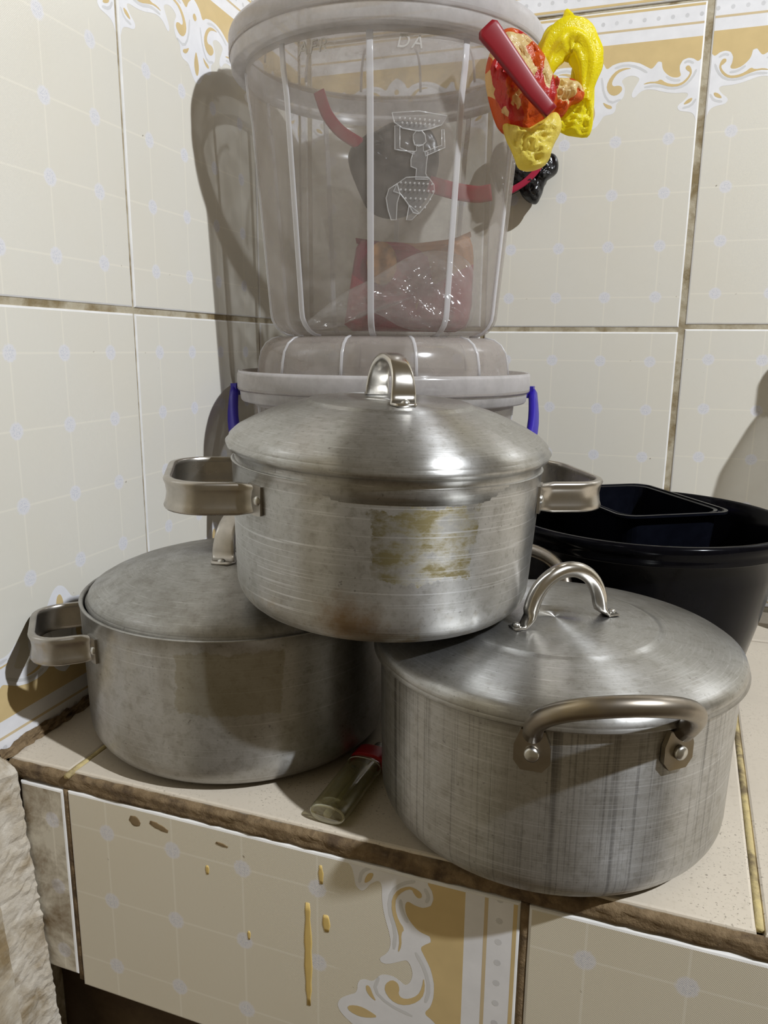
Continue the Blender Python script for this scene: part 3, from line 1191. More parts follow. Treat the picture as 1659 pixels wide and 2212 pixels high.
# ------------------------------------------------------------------ plastic buckets
M['milky'] = plastic('milky_plastic', .23, (.57, .525, .48), .22, .06)
M['milky_dense'] = plastic('milky_plastic_dense', .5, (.80, .78, .78), .25, .08)
M['milky_rib'] = plastic('milky_rib', .50, (.92, .92, .95), .2, .10, scuff=False)
M['lid_plastic'] = plastic('lid_plastic', .32, (.60, .54, .50), .12, .14)
M['blue'] = simple('dark_blue_plastic', (.028, .014, .34), .35, spec=.5)

BC = Vector((.1520, -.150, 0))
RIBS = [-112.9, -77.9, -42.9] + [-42.9 + 36.25 * k for k in range(1, 8)]


def bucket(z0, name, label, phase=0.0):
    """base at z0; wall rises .222 to the rim"""
    root = empty(name, (BC.x, BC.y, z0))
    tag(root, label, 'bucket')
    def rad(z):
        return .1053 + (max(z, .02) - .02) * (.1202 - .1053) / .1831
    p = [(0, 0), (.07, 0), (.0853, 0)]
    for i in range(1, 8):
        a = PI / 2 * i / 7
        p.append((.0853 + .02 * math.sin(a), .02 - .02 * math.cos(a)))
    for i in range(1, 15):
        z = .02 + (.192 - .02) * i / 14
        p.append((rad(z), z))
    p += [(rad(.192) + .0016, .194), (rad(.20) + .0022, .20), (rad(.21) + .0026, .21), (.1240, .2225)]
    q = []
    for i in range(len(p) - 1, -1, -1):
        r_, z_ = p[i]
        q.append((max(0, r_ - .0013), max(z_ + (.0013 if z_ < .02 else 0), .0013)))
    b = MB()
    b.lathe(p + q, 128)
    body = b.build('body', M['milky'], root)
    # rim roll
    b = MB()
    b.lathe([(.1222, .215), (.1240, .2195), (.1338, .2195), (.1350, .2210), (.1358, .229), (.1352, .2372), (.1332, .2390), (.1252, .2395), (.1228, .2385), (.1222, .215)], 128)
    b.build('rim', M['milky_dense'], root)
    for a in RIBS:
        an = R(a + phase)
        b = MB()
        path = []
        for i in range(0, 6):
            t = PI / 2 * i / 5
            path.append(((.0853 + .0205 * math.sin(t)), .02 - .0205 * math.cos(t)))
        for i in range(1, 12):
            z = .02 + .196 * i / 11
            path.append((rad(z) + .0003 + (.0016 if z > .193 else 0), z))
        b.tube([(r_ * math.cos(an), r_ * math.sin(an), z_) for r_, z_ in path], None, 10, flat=(.0026, .0009), up=(-math.sin(an), math.cos(an), 0))
        b.build('rib', M['milky_rib'], body)
    return root, body, rad


# lower bucket with domed lid and blue carrying handle
low, lowbody, _ = bucket(0.0002, 'plastic_bucket', 'lower clear plastic bucket behind the pots with domed lid and dark blue handle', 12)
DOME = [(.1363, .2295), (.1371, .2310), (.1373, .2440), (.1363, .2462), (.1338, .2468), (.1312, .2440), (.1195, .2425), (.1185, .2440), (.1175, .2545), (.1155, .2640), (.1110, .2710), (.1045, .2755), (.0960, .2774), (.08, .2779), (.03, .2779), (0, .2779)]


def bucket_lid(root, sc=1.0, dz=0.0, ph=13):
    K = lambda L: [(r_ * sc, z_ + dz) for r_, z_ in L]
    b = MB()
    b.lathe(thick(K(DOME), .0011), 128)
    lidb = b.build('lid', M['lid_plastic'], root)
    b = MB()
    b.lathe(K([(.1375, .2298), (.1380, .2310), (.1380, .2435), (.1368, .2466), (.1360, .2460), (.1372, .2425), (.1372, .2305), (.1375, .2298)]), 128)
    b.build('lid_band', M['milky_dense'], lidb)
    for k in range(12):
        an = R(-72 + ph + 30 * k)
        b = MB()
        path = K([(.1188, .2450), (.1177, .2547), (.1157, .2643), (.1112, .2714), (.1047, .2759), (.0962, .2778)])
        b.tube([(r_ * math.cos(an), r_ * math.sin(an), z_) for r_, z_ in path], None, 8, flat=(.0013, .0006), up=(-math.sin(an), math.cos(an), 0))
        b.build('rib', M['milky_rib'], lidb)


bucket_lid(low)
rgt = Vector((.951, .309, 0))
fwd = Vector((.309, -.951, 0))
path = []
n = 44
for i in range(n + 1):
    a = PI * i / n
    sx = math.cos(a)
    bul = 1 + .02 * math.sin(2 * a if a < PI / 2 else 2 * (PI - a))
    p = rgt * (-.1435 * sx * bul) + fwd * (.128 * math.sin(a) ** 1.15) + Zv * (.2280 - .105 * math.sin(a) ** .9)
    path.append(tuple(p))
b = MB()
b.tube(path, None, 14, flat=(.0062, .0036), up=[tuple((Vector(p) - Vector((0, 0, .10))).cross(Vector(path[min(i + 1, n)]) - Vector(path[max(i - 1, 0)]))) for i, p in enumerate(path)])
for sg in (-1, 1):
    c_ = rgt * (sg * .1415)
    b.box(c_.x - .003, c_.x + .003, c_.y - .006, c_.y + .006, .2225, .2335)
b.build('handle', M['blue'], low)

# upper bucket
upb, upbody, urad = bucket(.2788, 'plastic_bucket', 'upper clear plastic bucket with bags inside and an embossed carrier figure on its wall')
bucket_lid(upb, .992, .0005)
FIG = {'basket': [(-69.8609, 0.4377), (-60.0457, 0.4397), (-48.7767, 0.4385), (-50.8181, 0.4318), (-55.3317, 0.4282), (-59.7507, 0.426), (-65.8544, 0.4275), (-68.9622, 0.4313)], 'head': [(-61.7464, 0.4201), (-61.8049, 0.4232), (-60.635, 0.4262), (-58.5214, 0.4264), (-57.206, 0.4238), (-56.7264, 0.4192), (-58.1079, 0.4165), (-59.5274, 0.4157), (-61.1459, 0.4165)], 'torso': [(-61.5801, 0.4114), (-60.34, .4125), (-60.4373, 0.4166), (-57.7553, 0.4169), (-57.63, .4125), (-55.8052, 0.4121), (-56.1711, 0.4051), (-56.3307, 0.3971), (-55.0878, 0.3931), (-60.2971, 0.3925), (-60.0874, 0.3999), (-62.2837, 0.4013), (-62.3698, 0.406)], 'armL': [(-61.2308, 0.4118), (-65.6437, 0.412), (-68.6121, 0.4128), (-68.7693, 0.4289), (-66.8985, 0.429), (-66.7173, 0.4141), (-61.1938, 0.4099)], 'armR': [(-57.0946, 0.4123), (-50.3252, 0.4178), (-50.7103, 0.4287), (-49.7633, 0.4289), (-48.9133, 0.4165), (-56.648, 0.4092)], 'skirt': [(-60.3307, 0.3941), (-55.1243, 0.3944), (-52.6692, 0.3896), (-52.3167, 0.3848), (-54.7962, 0.3763), (-58.4295, 0.3677), (-60.7279, 0.3685), (-63.286, 0.3755), (-66.1268, 0.3818), (-68.8541, 0.3833), (-67.4753, 0.3888), (-63.9485, 0.3935)], 'legL': [(-67.4753, 0.3888), (-70.6639, 0.3848), (-71.7012, 0.3784), (-70.9217, 0.3703), (-69.577, 0.3628), (-67.5432, 0.3628), (-67.319, 0.3753), (-66.308, 0.3818)], 'legR': [(-62.5174, 0.3739), (-63.4474, 0.363), (-61.1879, 0.3632), (-58.4529, 0.3687)]}
ZB = .2757


def onwall(p, ext=.0):
    """(angle in degrees, height above base) -> point on the bucket wall, p.z = distance out"""
    a = R(p.x)
    r_ = urad(p.y) + p.z + (.0024 if p.y > .193 else 0)
    return Vector((r_ * math.cos(a), r_ * math.sin(a), p.y))


b = MB()
b2 = MB()
for k, pts in FIG.items():
    P = [(a, z - ZB) for a, z in pts]
    b.prism(P, .0001, .0009, 0, onwall)
    P3 = [tuple(onwall(Vector((a, z, .0010)))) for a, z in P]
    P3.append(P3[0])
    b2.tube(P3, .00035, 6)
for row, (z_, a0, a1, nn) in enumerate(((.1585, -67, -52, 9), (.1555, -66, -54, 8), (.114, -66, -53.5, 8), (.109, -66, -53, 8), (.103, -64, -54, 6), (.097, -62, -56, 4))):
    for i in range(nn):
        a = a0 + (a1 - a0) * i / (nn - 1)
        c_ = onwall(Vector((a, z_, .0011)))
        b2.sphere(c_, .0008, (1, 1, 1), 6, 4)
b.build('embossed_figure', plastic('emboss_plastic', .07, (.95, .95, .97), .15, .10, scuff=False), upbody)
b2.build('embossed_outline', plastic('emboss_line_plastic', .26, (1, 1, 1), .15, .12, scuff=False), upbody)


def wall_text(txt, a_left, z_low, size, ang_per_m):
    cu = bpy.data.curves.new('embossed_letters', 'FONT')
    cu.body = txt
    cu.size = size
    cu.extrude = .0004
    cu.shear = .25
    cu.space_character = 1.25
    o = bpy.data.objects.new('tmp_text', cu)
    COL.objects.link(o)
    dg = bpy.context.evaluated_depsgraph_get()
    me = bpy.data.meshes.new_from_object(o.evaluated_get(dg))
    bpy.data.objects.remove(o)
    for v in me.vertices:
        v.co = onwall(Vector((a_left + v.co.x * ang_per_m, z_low + v.co.y, .0004 + v.co.z)))
    me.materials.clear()
    me.materials.append(M['letter'])
    return link('embossed_letters', me, upbody)


M['letter'] = plastic('letter_plastic', .65, (.85, .83, .80), .2, .1, scuff=False)
wall_text('AFR', -105, .2045, .0125, 480)
wall_text('DA', -69, .2045, .0125, 480)

# ------------------------------------------------------------------ puffed plastic bags
def px_plane(n, P0):
    """no view tricks: plain 2-D frame (across, up) on a vertical plane, used to place outlines"""
    n = Vector(n).normalized()
    ax = Vector((-n.y, n.x, 0)).normalized()
    return Vector(P0), ax, n


def puff(b, pts, frame, thick_, seed=0, rings=22, wr=.0026, wf=160, center=None, smooth_it=2, mat=0, sq=.5, folds=None):
    """star-shaped outline (across, up in metres) blown up to a wrinkled cushion"""
    P0, ax, n = frame
    pts = smooth_poly(pts, smooth_it)
    if center is None:
        center = (sum(p[0] for p in pts) / len(pts), sum(p[1] for p in pts) / len(pts))
    c = Vector(center)
    V = []; F_ = []
    m = len(pts)
    for side in (1, -1):
        base = len(V)
        for i in range(rings + 1):
            t = math.sin(PI / 2 * i / rings)
            for p in pts:
                q = c + (Vector(p) - c) * t
                d = thick_ * (max(0, 1 - t * t) ** sq) * side
                wv = mnoise.noise((q.x * wf + seed * 7, q.y * wf, side * 3 + seed)) * wr + mnoise.noise((q.x * wf * 2.7, q.y * wf * 2.7 + seed, side)) * wr * .5
                if folds:
                    wv += folds[0] * math.sin((q.x * folds[1] + q.y * folds[2]) + 2.5 * mnoise.noise((q.x * 40, q.y * 40, seed)))
                rd = 1 - abs(mnoise.noise((q.x * wf * 1.3 + 5 + seed, q.y * wf * 1.3, side * 2))) * 2.4
                wv += (rd - .5) * wr * 1.1
                wv *= (1 - t ** 6 * .75)
                V.append(P0 + ax * q.x + Zv * q.y + n * (d + wv))
        for i in range(rings):
            for k in range(m):
                k2 = (k + 1) % m
                q4 = (base + i * m + k, base + i * m + k2, base + (i + 1) * m + k2, base + (i + 1) * m + k)
                F_.append(q4 if side > 0 else tuple(reversed(q4)))
    b.add(V, F_, mat, None, True)


def film(name, c1, c2=None, c3=None, scale=30, thr=(.48, .52), trans=.35, rough=.22):
    t = NT(name)
    c = t.coord()
    base = c1
    if c2:
        nz = t.n('ShaderNodeTexVoronoi', {'Scale': scale, 'Randomness': 1.0})
        t.set(nz.inputs['Vector'], t.mapping(c, (1, 1, .62)))
        s = t.sep(nz.outputs['Color'])
        mask = t.ramp(s[0], thr[0], thr[1])
        base = t.mix(mask, c1, c2)
        base = t.mix(t.math('MULTIPLY', t.ramp(s[1], .66, .70), mask), base, c3)
    p = t.pbsdf(Base_Color=base, Roughness=rough)
    p.inputs['Specular IOR Level'].default_value = .6
    t.set(p.inputs['Normal'], t.bump(t.math('ADD', t.math('ABSOLUTE', t.math('SUBTRACT', t.noise(c, 130, 5, .65), .5)), t.math('ABSOLUTE', t.math('SUBTRACT', t.noise(c, 320, 3, .6), .5))), .35, .003))
    tl = t.n('ShaderNodeBsdfTranslucent')
    t.set(tl.inputs['Color'], base)
    tr = t.n('ShaderNodeBsdfTransparent', {'Color': (1, .97, .85, 1)})
    m1 = t.n('ShaderNodeMixShader', {0: trans, 1: p.outputs[0], 2: tl.outputs[0]})
    m2 = t.n('ShaderNodeMixShader', {0: .06, 1: m1.outputs[0], 2: tr.outputs[0]})
    return t.done(m2.outputs[0])


M['bag_print'] = film('yellow_bag_red_print', (.90, .76, .36), (.74, .13, .02), (.60, .03, .03), 80, (.44, .45), .45)
M['bag_yellow'] = film('yellow_bag', (.92, .80, .16), trans=.45)
M['bag_bright'] = film('bright_yellow_bag', (.97, .87, .02), trans=.45)
M['red_plastic'] = simple('red_plastic', (.24, .006, .013), .4, spec=.5)
M['black_film'] = simple('black_bag_film', (.012, .012, .013), .25, spec=.6, bump=.3)
M['red_strap'] = simple('red_strap', (.36, .012, .045), .45)


def frame_at(P0):
    return px_plane((.31, -.95, 0), P0)


def plane_uv(px, P0):
    """outline points measured on the photograph -> (across, up) on the vertical plane through P0"""
    n = Vector((.31, -.95, 0)).normalized()
    ax = Vector((-n.y, n.x, 0))
    out = []
    Rm = cam.matrix_world.to_3x3()
    for u, v in px:
        d = Rm @ Vector(((u - 829.5) / 1632.5, -(v - 1106) / 1632.5, -1))
        t = (Vector(P0) - CAM).dot(n) / d.dot(n)
        p = CAM + d * t - Vector(P0)
        out.append((p.dot(ax), p.z))
    return out


bpy.context.view_layer.update()
# printed bag knotted to the bucket's rim
P0 = (.287, -.226, .45)
bag = empty('plastic_bag', (.287, -.226, .39))
tag(bag, 'crumpled yellow plastic bag with red print hanging in front of the bucket rim', 'bag')


def child_of(o, root):
    o.parent = root
    o.matrix_parent_inverse = Matrix.Translation(root.location).inverted()
    return o


fr = frame_at(P0)
b = MB()
puff(b, plane_uv([(1085, 62), (1062, 100), (1047, 150), (1050, 195), (1064, 250), (1080, 288), (1110, 296), (1152, 284), (1190, 258), (1206, 222), (1196, 165), (1176, 120), (1150, 88), (1115, 60)], P0), fr, .016, 1, folds=(.0016, 300, 190))
child_of(b.build('bag_lobe', M['bag_print']), bag)
b = MB()
puff(b, plane_uv([(1180, 150), (1200, 150), (1215, 165), (1240, 160), (1262, 172), (1275, 195), (1268, 214), (1242, 220), (1228, 248), (1208, 254), (1192, 240), (1178, 200)], P0), frame_at((.287 - .004, -.226 + .006, .45)), .010, 2, folds=(.0016, 420, -260))
child_of(b.build('bag_knot', M['bag_print']), bag)
b = MB()
puff(b, plane_uv([(1080, 268), (1090, 300), (1106, 335), (1118, 369), (1148, 374), (1182, 358), (1192, 318), (1208, 292), (1212, 268), (1203, 246), (1188, 246), (1172, 262), (1135, 282), (1105, 276)], P0), frame_at((.287 + .001, -.226 - .003, .45)), .012, 3, folds=(.0015, 160, 420), center=plane_uv([(1150, 310)], P0)[0])
child_of(b.build('bag_tail', M['bag_yellow']), bag)

# plain yellow bag behind it, looped
P1 = (.318, -.205, .45)
yb = empty('plastic_bag', (.318, -.205, .42))
tag(yb, 'plain bright yellow plastic bag looped behind the red printed one', 'bag')
b = MB()
loop = plane_uv([(1172, 165), (1184, 128), (1200, 100), (1222, 84), (1246, 86), (1262, 108), (1268, 140), (1264, 180), (1258, 215)], P1)
P0v, ax, n_ = frame_at(P1)
pth = [P0v + ax * p[0] + Zv * p[1] for p in loop]
# resample
rs = []
for i in range(len(pth) - 1):
    for k in range(6):
        rs.append(pth[i].lerp(pth[i + 1], k / 6))
rs.append(pth[-1])
for _ in range(4):
    rs = [rs[0]] + [(rs[i - 1] + rs[i] * 2 + rs[i + 1]) / 4 for i in range(1, len(rs) - 1)] + [rs[-1]]
V = []
nn = 28
for i, p in enumerate(rs):
    t = (rs[min(i + 1, len(rs) - 1)] - rs[max(i - 1, 0)]).normalized()
    a_ = n_
    b_ = t.cross(a_).normalized()
    f = i / (len(rs) - 1)
    w_ = (.0060 + .0070 * math.sin(PI * min(1, f * 1.1)))
    for k in range(nn):
        an = 2 * PI * k / nn
        rr = 1 + .22 * math.sin(7 * an + f * 5) + .25 * mnoise.noise((math.cos(an) * 2, math.sin(an) * 2, f * 9))
        V.append(p + a_ * (math.cos(an) * w_ * .8 * rr) + b_ * (math.sin(an) * w_ * rr))
F_ = [(i * nn + k, i * nn + (k + 1) % nn, (i + 1) * nn + (k + 1) % nn, (i + 1) * nn + k) for i in range(len(rs) - 1) for k in range(nn)]
b.add(V, F_, 0, None, True)
child_of(b.build('bag_loop', M['bag_bright']), yb)
b = MB()
puff(b, plane_uv([(1222, 12), (1212, 50), (1224, 66), (1250, 74), (1276, 78), (1276, 62), (1256, 44), (1236, 38)], P1), frame_at(P1), .006, 8, 10, .0012, 260)
child_of(b.build('bag_tip', M['bag_bright']), yb)
b = MB()
puff(b, plane_uv([(1244, 120), (1270, 92), (1290, 108), (1293, 150), (1291, 220), (1284, 289), (1262, 291), (1230, 286), (1205, 272), (1206, 240), (1222, 214), (1236, 180)], P1), frame_at((P1[0] - .003, P1[1] + .009, P1[2])), .008, 9, folds=(.0018, 520, 60), center=plane_uv([(1258, 215)], P1)[0])
child_of(b.build('bag_lobe', M['bag_bright']), yb)

# red flat handle tucked into the printed bag
P2 = (.285, -.252, .45)
ha = plane_uv([(1049, 58), (1075, 92), (1110, 140), (1150, 195), (1190, 243)], P2)
P0v, ax, n_ = frame_at(P2)
pth = [P0v + ax * p[0] + Zv * p[1] for p in ha]
rs = []
for i in range(len(pth) - 1):
    for k in range(5):
        rs.append(pth[i].lerp(pth[i + 1], k / 5))
rs.append(pth[-1])
hd = empty('red_stick', tuple(rs[0]))
tag(hd, 'flat red plastic stick slanting across the red printed bag', 'stick')
b = MB()
fl = []
for i in range(len(rs)):
    f = i / (len(rs) - 1)
    w_ = .0086 - .0034 * f
    if i == 0: w_ *= .72
    fl.append((w_, .0034))
b.tube([tuple(p) for i, p in enumerate(rs)], None, 16, flat=fl, up=[tuple((rs[-1] - rs[0]).cross(n_)) for _ in rs])
child_of(b.build('grip', M['red_plastic']), hd)

# black bag with red strap hanging between bucket and back wall
def wall_uv(px, P3):
    """outline points measured on the photograph -> (x, z) on the plane y = P3.y"""
    out = []
    Rm = cam.matrix_world.to_3x3()
    for u, v in px:
        d = Rm @ Vector(((u - 829.5) / 1632.5, -(v - 1106) / 1632.5, -1))
        t = (P3[1] - CAM.y) / d.y
        p = CAM + d * t
        out.append((p.x - P3[0], p.z - P3[2]))
    return out


def strap(px, wid, P3, par, off=-.009, th=.0012):
    q = wall_uv(px, P3)
    P_ = [Vector(P3) + Vector((1, 0, 0)) * p[0] + Zv * p[1] + Vector((0, off, 0)) for p in q]
    rs = []
    for i in range(len(P_) - 1):
        for k in range(6):
            rs.append(P_[i].lerp(P_[i + 1], k / 6))
    rs.append(P_[-1])
    for _ in range(5):
        rs = [rs[0]] + [(rs[i - 1] + rs[i] * 2 + rs[i + 1]) / 4 for i in range(1, len(rs) - 1)] + [rs[-1]]
    b = MB()
    b.tube([tuple(p) for p in rs], None, 10, flat=(wid, th), up=[tuple((rs[min(i + 1, len(rs) - 1)] - rs[max(i - 1, 0)]).cross(Vector((0, 1, 0)))) for i in range(len(rs))])
    return child_of(b.build('strap', M['red_strap']), par)


def black_lobe(px, th, seed, P3, par):
    b = MB()
    puff(b, wall_uv(px, P3), (Vector(P3), Vector((1, 0, 0)), Vector((0, -1, 0))), th, seed, folds=(.0018, 260, 200))
    return child_of(b.build('bag_lobe', M['black_film']), par)


PI_ = (.15, -.105, .45)
bi = empty('black_bag', (.15, -.105, .40))
tag(bi, 'dark bag with red straps hanging inside the upper clear bucket', 'bag')
black_lobe([(790, 290), (752, 325), (752, 360), (778, 420), (792, 455), (830, 475), (880, 470), (920, 435), (945, 380), (950, 320), (930, 275), (890, 262), (850, 260), (820, 280)], .012, 21, PI_, bi)
strap([(692, 200), (708, 250), (738, 288), (785, 316)], .0058, PI_, bi, -.004)
strap([(930, 400), (985, 416), (1035, 424), (1064, 418)], .0075, PI_, bi, -.006)

PO_ = (.25, -.016, .44)
bo = empty('black_bag', (.25, -.016, .41))
tag(bo, 'small glossy black bag with a red cord against the back wall beside the upper bucket', 'bag')
black_lobe([(1065, 320), (1056, 360), (1066, 400), (1085, 432), (1105, 422), (1130, 408), (1150, 380), (1150, 340), (1120, 310), (1090, 302)], .0095, 22, PO_, bo)
black_lobe([(1130, 350), (1165, 335), (1190, 328), (1206, 340), (1207, 368), (1195, 382), (1178, 392), (1170, 420), (1160, 444), (1140, 438), (1122, 418), (1120, 390)], .011, 23, PO_, bo)
strap([(1102, 420), (1135, 402), (1160, 378), (1180, 348), (1194, 310)], .0032, PO_, bo, -.0125)

# ------------------------------------------------------------------ things inside the upper bucket
M['packet'] = film('red_packet', (.42, .03, .07), (.24, .012, .05), (.50, .22, .08), 26, (.62, .64), .1, .3)
M['clear_film'] = plastic('clear_film', .16, (.95, .94, .95), .12, .30, scuff=True)
def above(pts, zmin, P):
    return [(x, max(z, zmin - P[2])) for x, z in pts]


P4 = (.160, -.170, .30)
pk = empty('red_packet', (.160, -.170, .2815))
tag(pk, 'red and brown printed food packet lying inside the upper clear bucket', 'packet')
b = MB()
puff(b, above(plane_uv([(772, 520), (800, 520), (870, 528), (960, 520), (1012, 506), (1024, 540), (1022, 600), (1018, 680), (1000, 722), (930, 728), (820, 724), (742, 722), (750, 660), (762, 580)], P4), .2830, P4), frame_at(P4), .012, 31, folds=(.001, 60, 260), smooth_it=1)
child_of(b.build('pouch', M['packet']), pk)
b = MB()
pts = plane_uv([(768, 514), (820, 522), (900, 526), (980, 516), (1016, 500), (1018, 512), (980, 528), (900, 538), (820, 534), (770, 526)], P4)
fp = frame_at(P4)
b.prism(pts, -.0008, .0008, 0, lambda p: fp[0] + fp[1] * p.x + Zv * p.y + fp[2] * p.z)
child_of(b.build('seal', M['packet']), pk)
b = MB()
el = plane_uv([(825 + 32 * math.cos(a), 572 + 46 * math.sin(a)) for a in [2 * PI * k / 20 for k in range(20)]], P4)
b.prism(el, .0128, .0138, 0, lambda p: fp[0] + fp[1] * p.x + Zv * p.y + fp[2] * p.z)
child_of(b.build('printed_panel', simple('gold_print', (.40, .20, .08), .4, var=.2, scale=160)), pk)

P5 = (.172, -.200, .30)
cb = empty('clear_bag', (.172, -.200, .2815))
tag(cb, 'crumpled transparent plastic bag in front of the red packet inside the upper bucket', 'bag')
b = MB()
puff(b, above(plane_uv([(655, 702), (690, 672), (740, 632), (800, 604), (850, 572), (900, 545), (955, 540), (1010, 556), (1030, 600), (1028, 670), (1010, 722), (930, 728), (870, 712), (820, 678), (780, 672), (740, 702), (700, 720), (662, 718)], P5), .2832, P5), frame_at(P5), .013, 41, 16, .0034, 120, center=plane_uv([(900, 640)], P5)[0], folds=(.0022, 230, 300))
child_of(b.build('film', M['clear_film']), cb)

# ------------------------------------------------------------------ lighter
M['lighter_inner'] = plastic('lighter_inner', .45, (.80, .78, .62), .08, .3, (.94, .93, .85), scuff=False)
M['lighter'] = plastic('lighter_plastic', .20, (.52, .48, .28), .05, .45, (.91, .90, .74), scuff=False)
lt = empty('lighter', (.2315, -.4905, 0), (0, 0, R(-3)))
tag(lt, 'clear yellowish pocket lighter with red top lying between the pots', 'lighter')


def oval(wx, wz, n=28):
    return [(wx * math.copysign(abs(math.cos(a)) ** .75, math.cos(a)), wz * math.copysign(abs(math.sin(a)) ** .9, math.sin(a))) for a in [2 * PI * k / n for k in range(n)]]


def oval_sweep(b, secs, mat=0):
    n = 28
    V = []
    for (y, wx, wz) in secs:
        V += [(x, y, .0062 + z) for x, z in oval(wx, wz, n)]
    N = len(secs)
    fs = [(i * n + k, (i + 1) * n + k, (i + 1) * n + (k + 1) % n, i * n + (k + 1) % n) for i in range(N - 1) for k in range(n)]
    fs += [tuple(range(n)), tuple(reversed([(N - 1) * n + k for k in range(n)]))]
    b.add(V, fs, mat, None, True)


b = MB()
oval_sweep(b, [(.0, .0098, .0048), (.0006, .0110, .0058), (.002, .0114, .0061), (.056, .0112, .0060), (.0615, .0112, .0060)])
oval_sweep(b, [(.0605, .0088, .0040), (.058, .0092, .0044), (.012, .0094, .0045), (.0105, .0084, .0036)][::-1])
child = b.build('tank', M['lighter'], lt)
b = MB()
b.tube([(0, .0115, .0062), (0, .055, .0062)], .0013, 10)
b.tube([(0, .0005, .0062), (0, .011, .0062)], .0024, 12)
b.build('inner_tube', M['lighter_inner'], lt)
b = MB()
rg = [(x, .0012, .0062 + z) for x, z in oval(.0100, .0048, 28)]
b.tube(rg + [rg[0]], .0007, 8)
b.build('tank_ring', M['lighter_inner'], lt)
b = MB()
rg = [(x, .0560, .0062 + z) for x, z in oval(.0112, .0060, 28)]
b.tube(rg + [rg[0]], .0004, 8)
b.build('tank_ring', M['lighter_inner'], lt)
b = MB()
oval_sweep(b, [(.0612, .0114, .0062), (.0616, .0117, .0062), (.0725, .0117, .0062), (.0735, .0110, .0058)])
b.build('red_collar', simple('lighter_red', (.45, .006, .012), .3, spec=.6), lt)
b = MB()
oval_sweep(b, [(.0735, .0062, .0050), (.0745, .0065, .0054), (.0800, .0060, .0050), (.0806, .0052, .0042)])
hood = b.build('metal_hood', M['chrome'], lt)
hood.location = (.0035, 0, 0)
b = MB()
b.sphere((-.003, .046, .0110), .0013, (1, 1, .6), 10, 6)
b.build('valve_dot', simple('valve_dark', (.05, .05, .06), .3), lt)

# ------------------------------------------------------------------ black basin and container at the right
def black_mat(name, c=(.0022, .0022, .0034), rough=.10):
    t = NT(name)
    cc = t.coord()
    nz = t.noise(cc, 90, 3)
    p = t.pbsdf(Base_Color=t.mix(t.ramp(nz, .4, .7), c, tuple(x * 1.5 for x in c)), Roughness=t.math('MULTIPLY_ADD', nz, .12, rough))
    p.inputs['Specular IOR Level'].default_value = .09
    return t.done(p)


M['black'] = black_mat('black_basin_plastic')
M['black2'] = black_mat('black_container_plastic', (.003, .0035, .006), .16)
bs = empty('basin', (.395, -.19, .0003))
tag(bs, 'large round glossy black plastic basin behind the right pot', 'basin')
p = [(0, 0), (.076, 0), (.082, .002), (.0865, .010), (.0980, .060), (.1060, .100), (.1095, .118)]
q = [(.1075, .120), (.1040, .100), (.0960, .060), (.0845, .012), (.080, .004), (0, .003)]
lip = [(.1105, .1190), (.1150, .1195), (.1158, .1205), (.1150, .1235), (.1158, .1265), (.1172, .1290), (.1172, .1325), (.1160, .1348), (.1135, .1352), (.1115, .1335), (.1085, .124)]
b = MB()
b.lathe(p + lip + q, 128)
o = b.build('bowl', M['black'], bs)

tray = empty('container', (.3883, -.1782, .0045))
tag(tray, 'black rectangular plastic container standing inside the round basin', 'container')
xd = Vector((.4558 - .3717, -.2124 + .264, 0))
Wt = xd.length; xd.normalize()
yd = Vector((-xd.y, xd.x, 0))
tray.rotation_euler = (0, 0, math.atan2(xd.y, xd.x))
Lt = .131


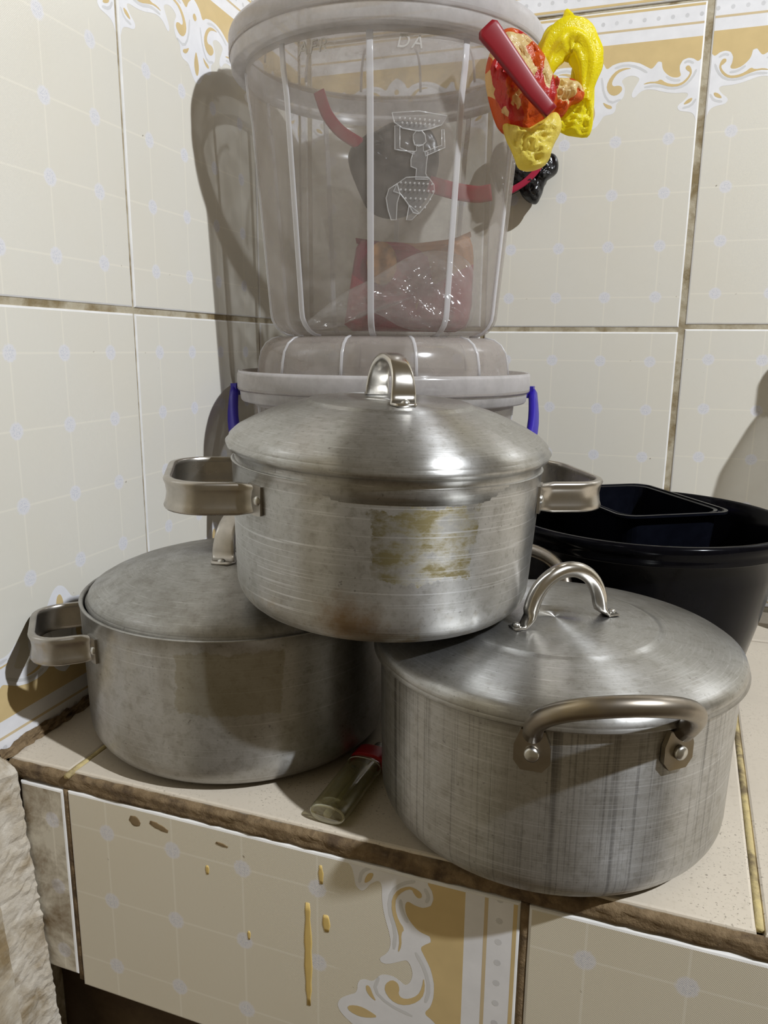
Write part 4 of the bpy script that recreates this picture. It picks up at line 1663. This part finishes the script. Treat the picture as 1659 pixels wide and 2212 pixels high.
def rrect(w_, l_, r_, n=6):
    o = []
    for (cx_, cy_, a0) in ((w_ / 2 - r_, l_ / 2 - r_, 0), (-w_ / 2 + r_, l_ / 2 - r_, 90), (-w_ / 2 + r_, -l_ / 2 + r_, 180), (w_ / 2 - r_, -l_ / 2 + r_, 270)):
        for i in range(n + 1):
            a = R(a0 + 90 * i / n)
            o.append((cx_ + r_ * math.cos(a), cy_ + r_ * math.sin(a)))
    return o


def loft(b, secs, mat=0, smooth=False):
    V = []
    n = len(secs[0][0])
    for pts, z in secs:
        V += [(x, y, z) for x, y in pts]
    fs = [(i * n + k, i * n + (k + 1) % n, (i + 1) * n + (k + 1) % n, (i + 1) * n + k) for i in range(len(secs) - 1) for k in range(n)]
    fs += [tuple(reversed(range(n))), tuple((len(secs) - 1) * n + k for k in range(n))]
    b.add(V, fs, mat, None, smooth)


b = MB()
Ht = .1405
S = lambda d, z, r_=.014: (rrect(Wt + d, Lt + d, r_), z)
loft(b, [S(-.030, 0), S(-.012, Ht - .004), S(-.002, Ht - .003), S(0, Ht - .002), S(0, Ht), S(-.004, Ht), S(-.005, Ht - .0018), S(-.010, Ht - .0018), S(-.011, Ht - .0005), S(-.015, Ht - .001), S(-.034, .003)])
b.build('box', M['black2'], tray)

# ------------------------------------------------------------------ bottle just inside the right edge
M['pet'] = plastic('clear_bottle', .14, (.85, .9, .95), .08, .25)
bt = empty('plastic_bottle', (.574, -.047, .0))
bt.scale = (1.25, 1.25, 1.25)
tag(bt, 'clear plastic bottle with blue label at the far right edge behind the basin', 'bottle')
b = MB()
prof = [(0, .003), (.024, .0), (.030, .003), (.0325, .010), (.0325, .06), (.0310, .064), (.0325, .068), (.0325, .170), (.030, .188), (.020, .212), (.0135, .224), (.0135, .236)]
b.lathe(prof + [(max(0, r_ - .0008), z_ + (.0008 if i < 2 else 0)) for i, (r_, z_) in reversed(list(enumerate(prof)))], 48)
b.build('shell', M['pet'], bt)
b = MB()
b.lathe([(.0328, .030), (.0331, .031), (.0331, .058), (.0328, .059)], 48)
b.build('label_band', simple('blue_label', (.05, .14, .38), .4), bt)
b = MB()
b.lathe([(0, .250), (.0145, .250), (.0152, .248), (.0152, .232), (.0145, .231), (0, .231)], 32)
b.build('cap', simple('blue_cap', (.03, .09, .35), .4), bt)
